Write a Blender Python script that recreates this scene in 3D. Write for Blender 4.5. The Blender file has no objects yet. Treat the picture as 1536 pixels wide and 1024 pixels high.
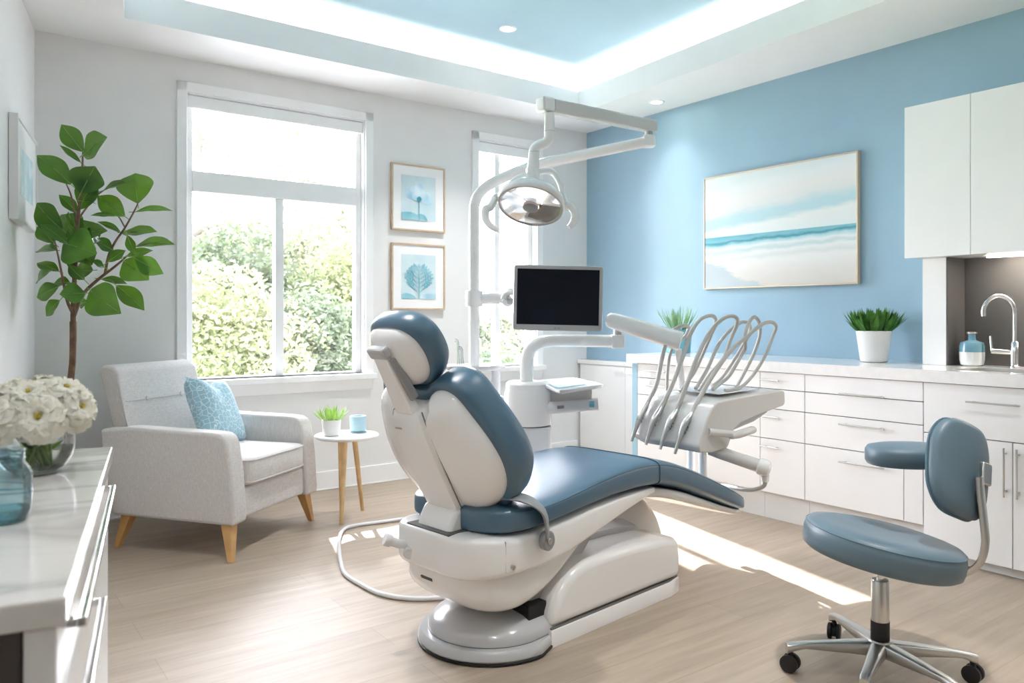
import bpy, math, random
from mathutils import Vector, Matrix
random.seed(7)
PI = math.pi
R = math.radians
SC = bpy.context.scene
SKY, SUN, EXPO = 10.4, 6.5, 2.0
COL = SC.collection

# ------------------------------------------------------------------ camera numbers
FPX, EYE = 1163.0, 1.1475            # focal length in pixels of a 1536 wide frame, lens height

def at(u, v, d):
    """world point that a lens ray meets at depth d (used to measure the room)"""
    return Vector(((u - 768) / FPX * d, d, EYE - (v - 476) / FPX * d))

def onz(u, v, z):
    return at(u, v, (z - EYE) / (-(v - 476) / FPX))

# room frame: corner of window wall and blue wall, a = along window wall, b = along blue wall
CORNER = Vector((0.6298, 6.54, 0))
AX = Vector((-0.80695, -0.59061, 0))
BX = Vector((0.59061, -0.80695, 0))
ROT_ROOM = math.atan2(AX.y, AX.x)
M_ROOM = Matrix.Translation(CORNER) @ Matrix.Rotation(ROT_ROOM, 4, 'Z')
LCORNER = CORNER + 3.979 * AX
LX = Vector((0.4209, -0.9071, 0))     # along the left wall towards the lens
LN = Vector((0.9071, 0.4209, 0))
M_LEFT = Matrix.Translation(LCORNER) @ Matrix.Rotation(math.atan2(LX.y, LX.x), 4, 'Z')  # x along wall, y into room

# ------------------------------------------------------------------ materials
def new_mat(name):
    m = bpy.data.materials.new(name)
    m.use_nodes = True
    nt = m.node_tree
    for n in list(nt.nodes):
        nt.nodes.remove(n)
    out = nt.nodes.new('ShaderNodeOutputMaterial')
    return m, nt, out

def principled(nt, out, col=(.8, .8, .8), rough=.5, metal=0., spec=.5, coat=0., trans=0., ior=1.45, sheen=0.):
    p = nt.nodes.new('ShaderNodeBsdfPrincipled')
    p.inputs['Base Color'].default_value = (*col, 1)
    p.inputs['Roughness'].default_value = rough
    p.inputs['Metallic'].default_value = metal
    p.inputs['Specular IOR Level'].default_value = spec
    p.inputs['Coat Weight'].default_value = coat
    p.inputs['Coat Roughness'].default_value = .12
    p.inputs['Transmission Weight'].default_value = trans
    p.inputs['IOR'].default_value = ior
    p.inputs['Sheen Weight'].default_value = sheen
    nt.links.new(p.outputs[0], out.inputs['Surface'])
    return p

def node(nt, typ, **kw):
    n = nt.nodes.new(typ)
    for k, v in kw.items():
        if k in n.inputs:
            n.inputs[k].default_value = v
        else:
            setattr(n, k, v)
    return n

def simple(name, col, rough=.5, metal=0., spec=.5, coat=0., var=.04, vscale=6., bump=0., bscale=200., sheen=0., trans=0., ior=1.45):
    """plain surface with a faint procedural variation and an optional fine bump"""
    m, nt, out = new_mat(name)
    p = principled(nt, out, col, rough, metal, spec, coat, trans, ior, sheen)
    tc = node(nt, 'ShaderNodeTexCoord')
    nz = node(nt, 'ShaderNodeTexNoise', Scale=vscale, Detail=3.)
    nt.links.new(tc.outputs['Object'], nz.inputs['Vector'])
    if var:
        ramp = node(nt, 'ShaderNodeValToRGB')
        ramp.color_ramp.elements[0].position = .3
        ramp.color_ramp.elements[1].position = .7
        ramp.color_ramp.elements[0].color = (*[c * (1 - var) for c in col], 1)
        ramp.color_ramp.elements[1].color = (*[min(1, c * (1 + var)) for c in col], 1)
        nt.links.new(nz.outputs['Fac'], ramp.inputs['Fac'])
        nt.links.new(ramp.outputs['Color'], p.inputs['Base Color'])
    if bump:
        n2 = node(nt, 'ShaderNodeTexNoise', Scale=bscale, Detail=2.)
        nt.links.new(tc.outputs['Object'], n2.inputs['Vector'])
        b = node(nt, 'ShaderNodeBump', Strength=bump, Distance=.002)
        nt.links.new(n2.outputs['Fac'], b.inputs['Height'])
        nt.links.new(b.outputs['Normal'], p.inputs['Normal'])
    return m

def glow(name, col, strength):
    m, nt, out = new_mat(name)
    e = node(nt, 'ShaderNodeEmission', Strength=strength)
    e.inputs['Color'].default_value = (*col, 1)
    nt.links.new(e.outputs[0], out.inputs['Surface'])
    return m

def thin_glass(name, tint=(1, 1, 1), refl=.06, rough=.02):
    """thin pane: passes light straight through with a faint mirror"""
    m, nt, out = new_mat(name)
    t = node(nt, 'ShaderNodeBsdfTransparent')
    t.inputs['Color'].default_value = (*tint, 1)
    g = node(nt, 'ShaderNodeBsdfGlossy', Roughness=rough)
    fr = node(nt, 'ShaderNodeFresnel', IOR=1.45)
    mul = node(nt, 'ShaderNodeMath', operation='MULTIPLY_ADD')
    mul.inputs[1].default_value = .8
    mul.inputs[2].default_value = refl
    mul.use_clamp = True
    nt.links.new(fr.outputs[0], mul.inputs[0])
    mx = node(nt, 'ShaderNodeMixShader')
    nt.links.new(mul.outputs[0], mx.inputs[0])
    nt.links.new(t.outputs[0], mx.inputs[1])
    nt.links.new(g.outputs[0], mx.inputs[2])
    nt.links.new(mx.outputs[0], out.inputs['Surface'])
    return m

def leafy(name, c1, c2, trans_col, rough=.35, tw=.35, scale=3.):
    m, nt, out = new_mat(name)
    p = principled(nt, out, c1, rough, 0, .5)
    tc = node(nt, 'ShaderNodeTexCoord')
    nz = node(nt, 'ShaderNodeTexNoise', Scale=scale, Detail=2.)
    nt.links.new(tc.outputs['Object'], nz.inputs['Vector'])
    ramp = node(nt, 'ShaderNodeValToRGB')
    ramp.color_ramp.elements[0].position = .35
    ramp.color_ramp.elements[1].position = .65
    ramp.color_ramp.elements[0].color = (*c1, 1)
    ramp.color_ramp.elements[1].color = (*c2, 1)
    nt.links.new(nz.outputs['Fac'], ramp.inputs['Fac'])
    nt.links.new(ramp.outputs['Color'], p.inputs['Base Color'])
    t = node(nt, 'ShaderNodeBsdfTranslucent')
    t.inputs['Color'].default_value = (*trans_col, 1)
    mx = node(nt, 'ShaderNodeMixShader')
    mx.inputs[0].default_value = tw
    nt.links.new(p.outputs[0], mx.inputs[1])
    nt.links.new(t.outputs[0], mx.inputs[2])
    nt.links.new(mx.outputs[0], out.inputs['Surface'])
    return m

MAT = {}
MAT['wall'] = simple('wall_paint', (.80, .795, .79), .75, spec=.2, var=.01, bump=.05, bscale=300)
MAT['wall_left'] = simple('left_wall_paint', (.88, .865, .86), .75, spec=.2, var=.01)
MAT['wall_back'] = simple('pale_back_wall_paint', (.48, .465, .45), .75, spec=.2, var=.01)
MAT['soffit'] = simple('ceiling_paint', (.87, .87, .865), .8, spec=.15, var=.01)
MAT['trim'] = simple('white_trim_paint', (.90, .90, .90), .4, var=.01)
MAT['blue_wall'] = simple('blue_wall_paint', (.325, .48, .60), .42, spec=.3, var=.015, bump=.03, bscale=400)
MAT['tray_blue'] = simple('pale_blue_ceiling_paint', (.44, .63, .73), .7, spec=.2, var=.01)
MAT['cab'] = simple('white_lacquer', (.87, .87, .87), .28, var=.01)
MAT['cab_blue'] = simple('blue_lacquer', (.36, .57, .69), .35, var=.02)
MAT['gap'] = simple('shadow_gap', (.10, .10, .10), .7)
MAT['plinth'] = simple('plinth_white', (.84, .84, .83), .5, var=.02)
MAT['quartz'] = simple('white_quartz', (.82, .81, .80), .12, spec=.5, var=.03, vscale=30)
MAT['splash'] = simple('charcoal_panel', (.10, .098, .097), .35, var=.06, vscale=3)
MAT['steel'] = simple('brushed_steel', (.62, .61, .59), .28, metal=1, var=.05)
MAT['chrome'] = simple('chrome', (.80, .80, .80), .1, metal=1, var=.02)
MAT['alu'] = simple('cast_aluminium', (.55, .55, .54), .32, metal=1, var=.04)
MAT['plastic'] = simple('white_plastic', (.86, .85, .845), .22, coat=.4, var=.01)
MAT['plastic_warm'] = simple('warm_white_plastic', (.66, .64, .62), .26, coat=.4, var=.012)
MAT['plastic_grey'] = simple('light_grey_plastic', (.50, .50, .51), .25, coat=.3, var=.02)
MAT['plastic_cool'] = simple('cool_white_plastic', (.72, .73, .75), .25, coat=.3, var=.01)
MAT['grey'] = simple('mid_grey_plastic', (.30, .30, .31), .4, var=.03)
MAT['lift_grey'] = simple('lift_arm_grey', (.42, .42, .42), .4, var=.03)
MAT['black'] = simple('black_rubber', (.012, .012, .013), .45, var=.1)
MAT['screen'] = simple('dark_screen_glass', (.008, .011, .019), .2, spec=.25, var=.05)
MAT['bezel'] = simple('silver_bezel', (.50, .50, .51), .35, metal=.3, var=.02)
MAT['blue_vinyl'] = simple('blue_vinyl', (.046, .116, .186), .36, spec=.9, coat=.35, var=.05, vscale=9, bump=.12, bscale=600)
MAT['blue_seam'] = simple('blue_vinyl_seam', (.05, .105, .145), .45, var=.05)
MAT['stool_vinyl'] = simple('grey_blue_vinyl', (.11, .165, .205), .4, spec=.5, var=.05, vscale=9, bump=.12, bscale=600)
MAT['stool_seam'] = simple('grey_blue_seam', (.09, .16, .21), .5, var=.05)
MAT['oak'] = simple('oak_leg', (.60, .34, .13), .4, var=.12, vscale=14)
MAT['ash'] = simple('ash_leg', (.66, .44, .22), .4, var=.12, vscale=18)
MAT['oak_frame'] = simple('pale_oak_frame', (.60, .45, .31), .45, var=.1, vscale=25)
MAT['gold_frame'] = simple('champagne_frame', (.62, .50, .38), .35, metal=.25, var=.05)
MAT['paper'] = simple('mat_board', (.86, .86, .86), .7, spec=.2, var=.01)
MAT['white_frame'] = simple('white_frame', (.80, .80, .80), .4, var=.02)
MAT['ceramic'] = simple('white_ceramic', (.82, .81, .80), .3, var=.02)
MAT['ceramic_blue'] = simple('pale_blue_ceramic', (.42, .60, .69), .35, var=.04)
MAT['ceramic_teal'] = simple('teal_ceramic', (.14, .40, .48), .3, var=.04)
MAT['soil'] = simple('potting_soil', (.05, .035, .022), .9, var=.3, vscale=60)
MAT['bark'] = simple('young_bark', (.17, .10, .06), .7, var=.35, vscale=30, bump=.4, bscale=80)
MAT['stem'] = simple('green_stem', (.16, .26, .05), .5, var=.2, vscale=20)
MAT['fiddle'] = leafy('glossy_leaf', (.014, .062, .010), (.060, .20, .022), (.26, .50, .05), .26, .17, 4.)
MAT['midrib'] = simple('pale_leaf_vein', (.20, .36, .08), .5, var=.1)
MAT['grass'] = leafy('bright_blade', (.10, .28, .03), (.22, .44, .07), (.45, .65, .15), .4, .3, 30.)
MAT['grass_pale'] = leafy('pale_blade', (.12, .28, .13), (.28, .46, .24), (.5, .7, .4), .4, .3, 30.)
MAT['shrub'] = leafy('dark_blade', (.018, .10, .012), (.06, .22, .02), (.25, .5, .08), .35, .2, 30.)
MAT['petal'] = leafy('cream_petal', (.84, .81, .70), (.90, .89, .83), (.9, .87, .74), .6, .25, 20.)
MAT['pollen'] = simple('yellow_pollen', (.52, .42, .08), .8, var=.3, vscale=200)
MAT['pollen_green'] = simple('green_pollen', (.22, .25, .02), .8, var=.4, vscale=200)
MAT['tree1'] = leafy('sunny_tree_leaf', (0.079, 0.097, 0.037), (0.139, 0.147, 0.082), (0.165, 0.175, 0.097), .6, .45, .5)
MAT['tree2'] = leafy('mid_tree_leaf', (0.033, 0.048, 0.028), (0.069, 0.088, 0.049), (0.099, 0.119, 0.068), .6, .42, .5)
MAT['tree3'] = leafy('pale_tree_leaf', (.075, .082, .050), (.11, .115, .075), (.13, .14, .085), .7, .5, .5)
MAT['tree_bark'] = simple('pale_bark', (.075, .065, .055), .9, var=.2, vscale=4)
MAT['bounce_slab'] = simple('bright_bounce_stone', (.86, .845, .83), .8, var=.05, vscale=3)
MAT['lawn'] = simple('lawn', (.22, .34, .12), .9, var=.3, vscale=2)
MAT['led'] = glow('led_lens', (1, .95, .88), 14)
MAT['cove_led'] = glow('cove_led_strip', (1, .92, .84), 3)
MAT['under_led'] = glow('under_cabinet_led', (1, .86, .70), 9)
MAT['pane'] = thin_glass('window_pane', (.98, .99, .99), .02)
MAT['glass'] = thin_glass('clear_glass', (.97, .98, .98), .015)
MAT['blue_glass'] = thin_glass('blue_glass', (.74, .90, .945), .06)
MAT['teal_glass'] = thin_glass('deep_teal_glass', (.52, .80, .86), .06)
MAT['water'] = thin_glass('vase_water', (.96, .975, .95), .0)
MAT['soap'] = simple('pale_soap', (.74, .77, .78), .25, var=.03)
MAT['soap_blue'] = simple('blue_glaze', (.16, .33, .43), .15, var=.1)
MAT['cloth_blue'] = simple('blue_tray_paper', (.45, .68, .80), .7, var=.04)
MAT['strap'] = simple('grey_arm_plastic', (.34, .35, .36), .35, var=.03)
MAT['hose'] = simple('grey_hose', (.50, .485, .46), .38, var=.03)
MAT['clear_plastic'] = thin_glass('clear_suction_tip', (.9, .93, .94), .1)
MAT['mark_grey'] = simple('printed_grey_mark', (.3, .3, .32), .5)
MAT['mark_blue'] = simple('printed_blue_mark', (.12, .22, .34), .5)
MAT['seam_dark'] = simple('dark_joint', (.16, .155, .15), .6)

for n_ in MAT['blue_vinyl'].node_tree.nodes:
    if n_.type == 'BSDF_PRINCIPLED': n_.inputs['Coat Roughness'].default_value = .33

def floor_mat():
    m, nt, out = new_mat('oak_plank_floor')
    p = principled(nt, out, (.6, .46, .31), .48, 0, .65)
    tc = node(nt, 'ShaderNodeTexCoord')
    mp = node(nt, 'ShaderNodeMapping')
    nt.links.new(tc.outputs['Object'], mp.inputs['Vector'])
    br = node(nt, 'ShaderNodeTexBrick', Scale=1.0)
    br.inputs['Color1'].default_value = (.41, .335, .265, 1)
    br.inputs['Color2'].default_value = (.455, .375, .30, 1)
    br.inputs['Mortar'].default_value = (.36, .29, .225, 1)
    br.inputs['Mortar Size'].default_value = .0015
    br.inputs['Brick Width'].default_value = 1.9
    br.inputs['Row Height'].default_value = .19
    br.inputs['Bias'].default_value = 0
    br.offset = .37
    nt.links.new(mp.outputs[0], br.inputs['Vector'])
    st = node(nt, 'ShaderNodeMapping')
    st.inputs['Scale'].default_value = (1.2, 14, 1)
    nt.links.new(tc.outputs['Object'], st.inputs['Vector'])
    nz = node(nt, 'ShaderNodeTexNoise', Scale=1.6, Detail=6., Roughness=.6)
    nt.links.new(st.outputs[0], nz.inputs['Vector'])
    ramp = node(nt, 'ShaderNodeValToRGB')
    ramp.color_ramp.elements[0].position = .3
    ramp.color_ramp.elements[1].position = .72
    ramp.color_ramp.elements[0].color = (.80, .77, .73, 1)
    ramp.color_ramp.elements[1].color = (1.06, 1.05, 1.04, 1)
    nt.links.new(nz.outputs['Fac'], ramp.inputs['Fac'])
    mx = node(nt, 'ShaderNodeMix', data_type='RGBA', blend_type='MULTIPLY')
    mx.inputs[0].default_value = 1
    nt.links.new(br.outputs['Color'], mx.inputs[6])
    nt.links.new(ramp.outputs['Color'], mx.inputs[7])
    nt.links.new(mx.outputs[2], p.inputs['Base Color'])
    b = node(nt, 'ShaderNodeBump', Strength=.06, Distance=.002)
    nt.links.new(nz.outputs['Fac'], b.inputs['Height'])
    nt.links.new(b.outputs['Normal'], p.inputs['Normal'])
    return m
MAT['floor'] = floor_mat()

def marble_mat():
    m, nt, out = new_mat('veined_marble_top')
    p = principled(nt, out, (.8, .78, .76), .1, 0, .5)
    tc = node(nt, 'ShaderNodeTexCoord')
    nz = node(nt, 'ShaderNodeTexNoise', Scale=2.2, Detail=5., Distortion=.6)
    mp = node(nt, 'ShaderNodeMapping')
    mp.inputs['Scale'].default_value = (2.6, .8, 1)
    mp.inputs['Rotation'].default_value = (0, 0, .35)
    nt.links.new(tc.outputs['Object'], mp.inputs['Vector'])
    nt.links.new(mp.outputs[0], nz.inputs['Vector'])
    ramp = node(nt, 'ShaderNodeValToRGB')
    e = ramp.color_ramp.elements
    e[0].position = .44
    e[0].color = (.70, .675, .65, 1)
    e[1].position = .56
    e[1].color = (.70, .675, .65, 1)
    k = e.new(.50)
    k.color = (.50, .48, .46, 1)
    nt.links.new(nz.outputs['Fac'], ramp.inputs['Fac'])
    nt.links.new(ramp.outputs['Color'], p.inputs['Base Color'])
    return m
MAT['marble'] = marble_mat()

def fabric_mat():
    m, nt, out = new_mat('oatmeal_linen')
    p = principled(nt, out, (.60, .575, .565), .85, 0, .15, sheen=.25)
    tc = node(nt, 'ShaderNodeTexCoord')
    cols = []
    for sc in ((260, 40, 260), (260, 260, 40)):
        mp = node(nt, 'ShaderNodeMapping')
        mp.inputs['Scale'].default_value = sc
        nt.links.new(tc.outputs['Object'], mp.inputs['Vector'])
        nz = node(nt, 'ShaderNodeTexNoise', Scale=1., Detail=2.)
        nt.links.new(mp.outputs[0], nz.inputs['Vector'])
        cols.append(nz)
    ad = node(nt, 'ShaderNodeMath', operation='ADD')
    nt.links.new(cols[0].outputs['Fac'], ad.inputs[0])
    nt.links.new(cols[1].outputs['Fac'], ad.inputs[1])
    ramp = node(nt, 'ShaderNodeValToRGB')
    ramp.color_ramp.elements[0].position = .35
    ramp.color_ramp.elements[1].position = .65
    ramp.color_ramp.elements[0].color = (.57, .535, .515, 1)
    ramp.color_ramp.elements[1].color = (.72, .685, .665, 1)
    half = node(nt, 'ShaderNodeMath', operation='MULTIPLY')
    half.inputs[1].default_value = .5
    nt.links.new(ad.outputs[0], half.inputs[0])
    nt.links.new(half.outputs[0], ramp.inputs['Fac'])
    nt.links.new(ramp.outputs['Color'], p.inputs['Base Color'])
    b = node(nt, 'ShaderNodeBump', Strength=.25, Distance=.001)
    nt.links.new(half.outputs[0], b.inputs['Height'])
    nt.links.new(b.outputs['Normal'], p.inputs['Normal'])
    return m
MAT['linen'] = fabric_mat()

def pillow_mat():
    m, nt, out = new_mat('blue_cracked_print')
    p = principled(nt, out, (.35, .55, .65), .8, 0, .15, sheen=.2)
    tc = node(nt, 'ShaderNodeTexCoord')
    vo = node(nt, 'ShaderNodeTexVoronoi', feature='DISTANCE_TO_EDGE', Scale=36.)
    nt.links.new(tc.outputs['Object'], vo.inputs['Vector'])
    ramp = node(nt, 'ShaderNodeValToRGB')
    ramp.color_ramp.elements[0].position = .02
    ramp.color_ramp.elements[1].position = .06
    ramp.color_ramp.elements[0].color = (.68, .80, .85, 1)
    ramp.color_ramp.elements[1].color = (.33, .52, .61, 1)
    nt.links.new(vo.outputs['Distance'], ramp.inputs['Fac'])
    nt.links.new(ramp.outputs['Color'], p.inputs['Base Color'])
    return m
MAT['pillow'] = pillow_mat()

def seascape_mat(w, h):
    """beach picture: local x = 0..w across, local z = 0..h up"""
    m, nt, out = new_mat('seascape_canvas')
    p = principled(nt, out, (.8, .8, .8), .6, 0, .2)
    tc = node(nt, 'ShaderNodeTexCoord')
    sep = node(nt, 'ShaderNodeSeparateXYZ')
    nt.links.new(tc.outputs['Object'], sep.inputs[0])
    # wobble of the bands
    mp = node(nt, 'ShaderNodeMapping')
    mp.inputs['Scale'].default_value = (3., 1., 9.)
    nt.links.new(tc.outputs['Object'], mp.inputs['Vector'])
    nz = node(nt, 'ShaderNodeTexNoise', Scale=1.8, Detail=5.)
    nt.links.new(mp.outputs[0], nz.inputs['Vector'])
    zn = node(nt, 'ShaderNodeMath', operation='DIVIDE')
    zn.inputs[1].default_value = h
    nt.links.new(sep.outputs['Z'], zn.inputs[0])
    xn = node(nt, 'ShaderNodeMath', operation='DIVIDE')
    xn.inputs[1].default_value = w
    nt.links.new(sep.outputs['X'], xn.inputs[0])
    wob = node(nt, 'ShaderNodeMath', operation='SUBTRACT')
    wob.inputs[1].default_value = .5
    nt.links.new(nz.outputs['Fac'], wob.inputs[0])
    # sky bands
    skyv = node(nt, 'ShaderNodeMath', operation='MULTIPLY_ADD')
    skyv.inputs[1].default_value = .09
    nt.links.new(wob.outputs[0], skyv.inputs[0])
    slope = node(nt, 'ShaderNodeMath', operation='MULTIPLY_ADD')   # cloud bands lean a little
    slope.inputs[1].default_value = .11
    nt.links.new(xn.outputs[0], slope.inputs[0])
    nt.links.new(zn.outputs[0], slope.inputs[2])
    nt.links.new(slope.outputs[0], skyv.inputs[2])
    sky = node(nt, 'ShaderNodeValToRGB')
    e = sky.color_ramp.elements
    e[0].position = .47; e[0].color = (.74, .80, .82, 1)
    e[1].position = 1.; e[1].color = (.70, .77, .79, 1)
    for pos, c in ((.60, (.80, .82, .82)), (.645, (.50, .69, .75)), (.70, (.52, .70, .76)), (.76, (.74, .77, .78)), (.84, (.80, .79, .79)), (.94, (.76, .80, .82))):
        k = e.new(pos); k.color = (*c, 1)
    nt.links.new(skyv.outputs[0], sky.inputs['Fac'])
    # sea and sand
    sv = node(nt, 'ShaderNodeMath', operation='MULTIPLY_ADD')
    sv.inputs[1].default_value = .085
    nt.links.new(wob.outputs[0], sv.inputs[0])
    sl = node(nt, 'ShaderNodeMath', operation='MULTIPLY_ADD')
    sl.inputs[1].default_value = .03
    nt.links.new(xn.outputs[0], sl.inputs[0])
    nt.links.new(zn.outputs[0], sl.inputs[2])
    nt.links.new(sl.outputs[0], sv.inputs[2])
    sea = node(nt, 'ShaderNodeValToRGB')
    e = sea.color_ramp.elements
    e[0].position = 0.; e[0].color = (.66, .61, .57, 1)
    e[1].position = .49; e[1].color = (.16, .44, .54, 1)
    for pos, c in ((.14, (.76, .72, .69)), (.25, (.82, .81, .80)), (.285, (.72, .74, .74)), (.32, (.82, .83, .83)), (.345, (.58, .69, .71)), (.37, (.80, .83, .84)),
                   (.405, (.42, .66, .71)), (.43, (.07, .31, .41)), (.45, (.25, .53, .61))):
        k = e.new(pos); k.color = (*c, 1)
    nt.links.new(sv.outputs[0], sea.inputs['Fac'])
    # horizon switch, straight
    gt = node(nt, 'ShaderNodeMath', operation='GREATER_THAN')
    gt.inputs[1].default_value = .458
    nt.links.new(zn.outputs[0], gt.inputs[0])
    mx = node(nt, 'ShaderNodeMix', data_type='RGBA')
    nt.links.new(gt.outputs[0], mx.inputs[0])
    nt.links.new(sea.outputs['Color'], mx.inputs[6])
    nt.links.new(sky.outputs['Color'], mx.inputs[7])
    # grey wet sheen in the lower left corner
    dg = node(nt, 'ShaderNodeMath', operation='MULTIPLY_ADD')
    dg.inputs[1].default_value = -.6
    nt.links.new(xn.outputs[0], dg.inputs[0])
    nt.links.new(zn.outputs[0], dg.inputs[2])
    dg2 = node(nt, 'ShaderNodeMath', operation='MULTIPLY_ADD')
    dg2.inputs[1].default_value = .30
    nt.links.new(wob.outputs[0], dg2.inputs[0])
    dg3 = node(nt, 'ShaderNodeMath', operation='ADD'); dg3.inputs[1].default_value = .36
    nt.links.new(dg.outputs[0], dg3.inputs[0]); nt.links.new(dg3.outputs[0], dg2.inputs[2])
    wet = node(nt, 'ShaderNodeValToRGB')
    wet.color_ramp.elements[0].position = .0
    wet.color_ramp.elements[0].color = (1, 1, 1, 1)
    wet.color_ramp.elements[1].position = .04
    wet.color_ramp.elements[1].color = (0, 0, 0, 1)
    nt.links.new(dg2.outputs[0], wet.inputs['Fac'])
    mx2 = node(nt, 'ShaderNodeMix', data_type='RGBA')
    mx2.inputs[7].default_value = (.52, .58, .62, 1)
    nt.links.new(wet.outputs['Color'], mx2.inputs[0])
    nt.links.new(mx.outputs[2], mx2.inputs[6])
    nt.links.new(mx2.outputs[2], p.inputs['Base Color'])
    return m

def wash_mat(name, h, lo=(.40, .60, .68), hi=(.66, .77, .80)):
    m, nt, out = new_mat(name)
    p = principled(nt, out, hi, .7, 0, .15)
    tc = node(nt, 'ShaderNodeTexCoord')
    nz = node(nt, 'ShaderNodeTexNoise', Scale=9., Detail=4.)
    nt.links.new(tc.outputs['Object'], nz.inputs['Vector'])
    ramp = node(nt, 'ShaderNodeValToRGB')
    ramp.color_ramp.elements[0].position = .35
    ramp.color_ramp.elements[1].position = .65
    ramp.color_ramp.elements[0].color = (*lo, 1)
    ramp.color_ramp.elements[1].color = (*hi, 1)
    nt.links.new(nz.outputs['Fac'], ramp.inputs['Fac'])
    nt.links.new(ramp.outputs['Color'], p.inputs['Base Color'])
    return m
MAT['print_bg'] = wash_mat('print_pale_wash', .3, (.56, .70, .74), (.64, .76, .79))
MAT['print_petal'] = wash_mat('print_petal_wash', .3, (.36, .60, .72), (.72, .84, .90))
MAT['print_deep'] = wash_mat('print_deep_wash', .3, (.05, .28, .38), (.14, .42, .52))
MAT['print_mid'] = wash_mat('print_mid_wash', .3, (.16, .44, .54), (.34, .60, .68))

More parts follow.
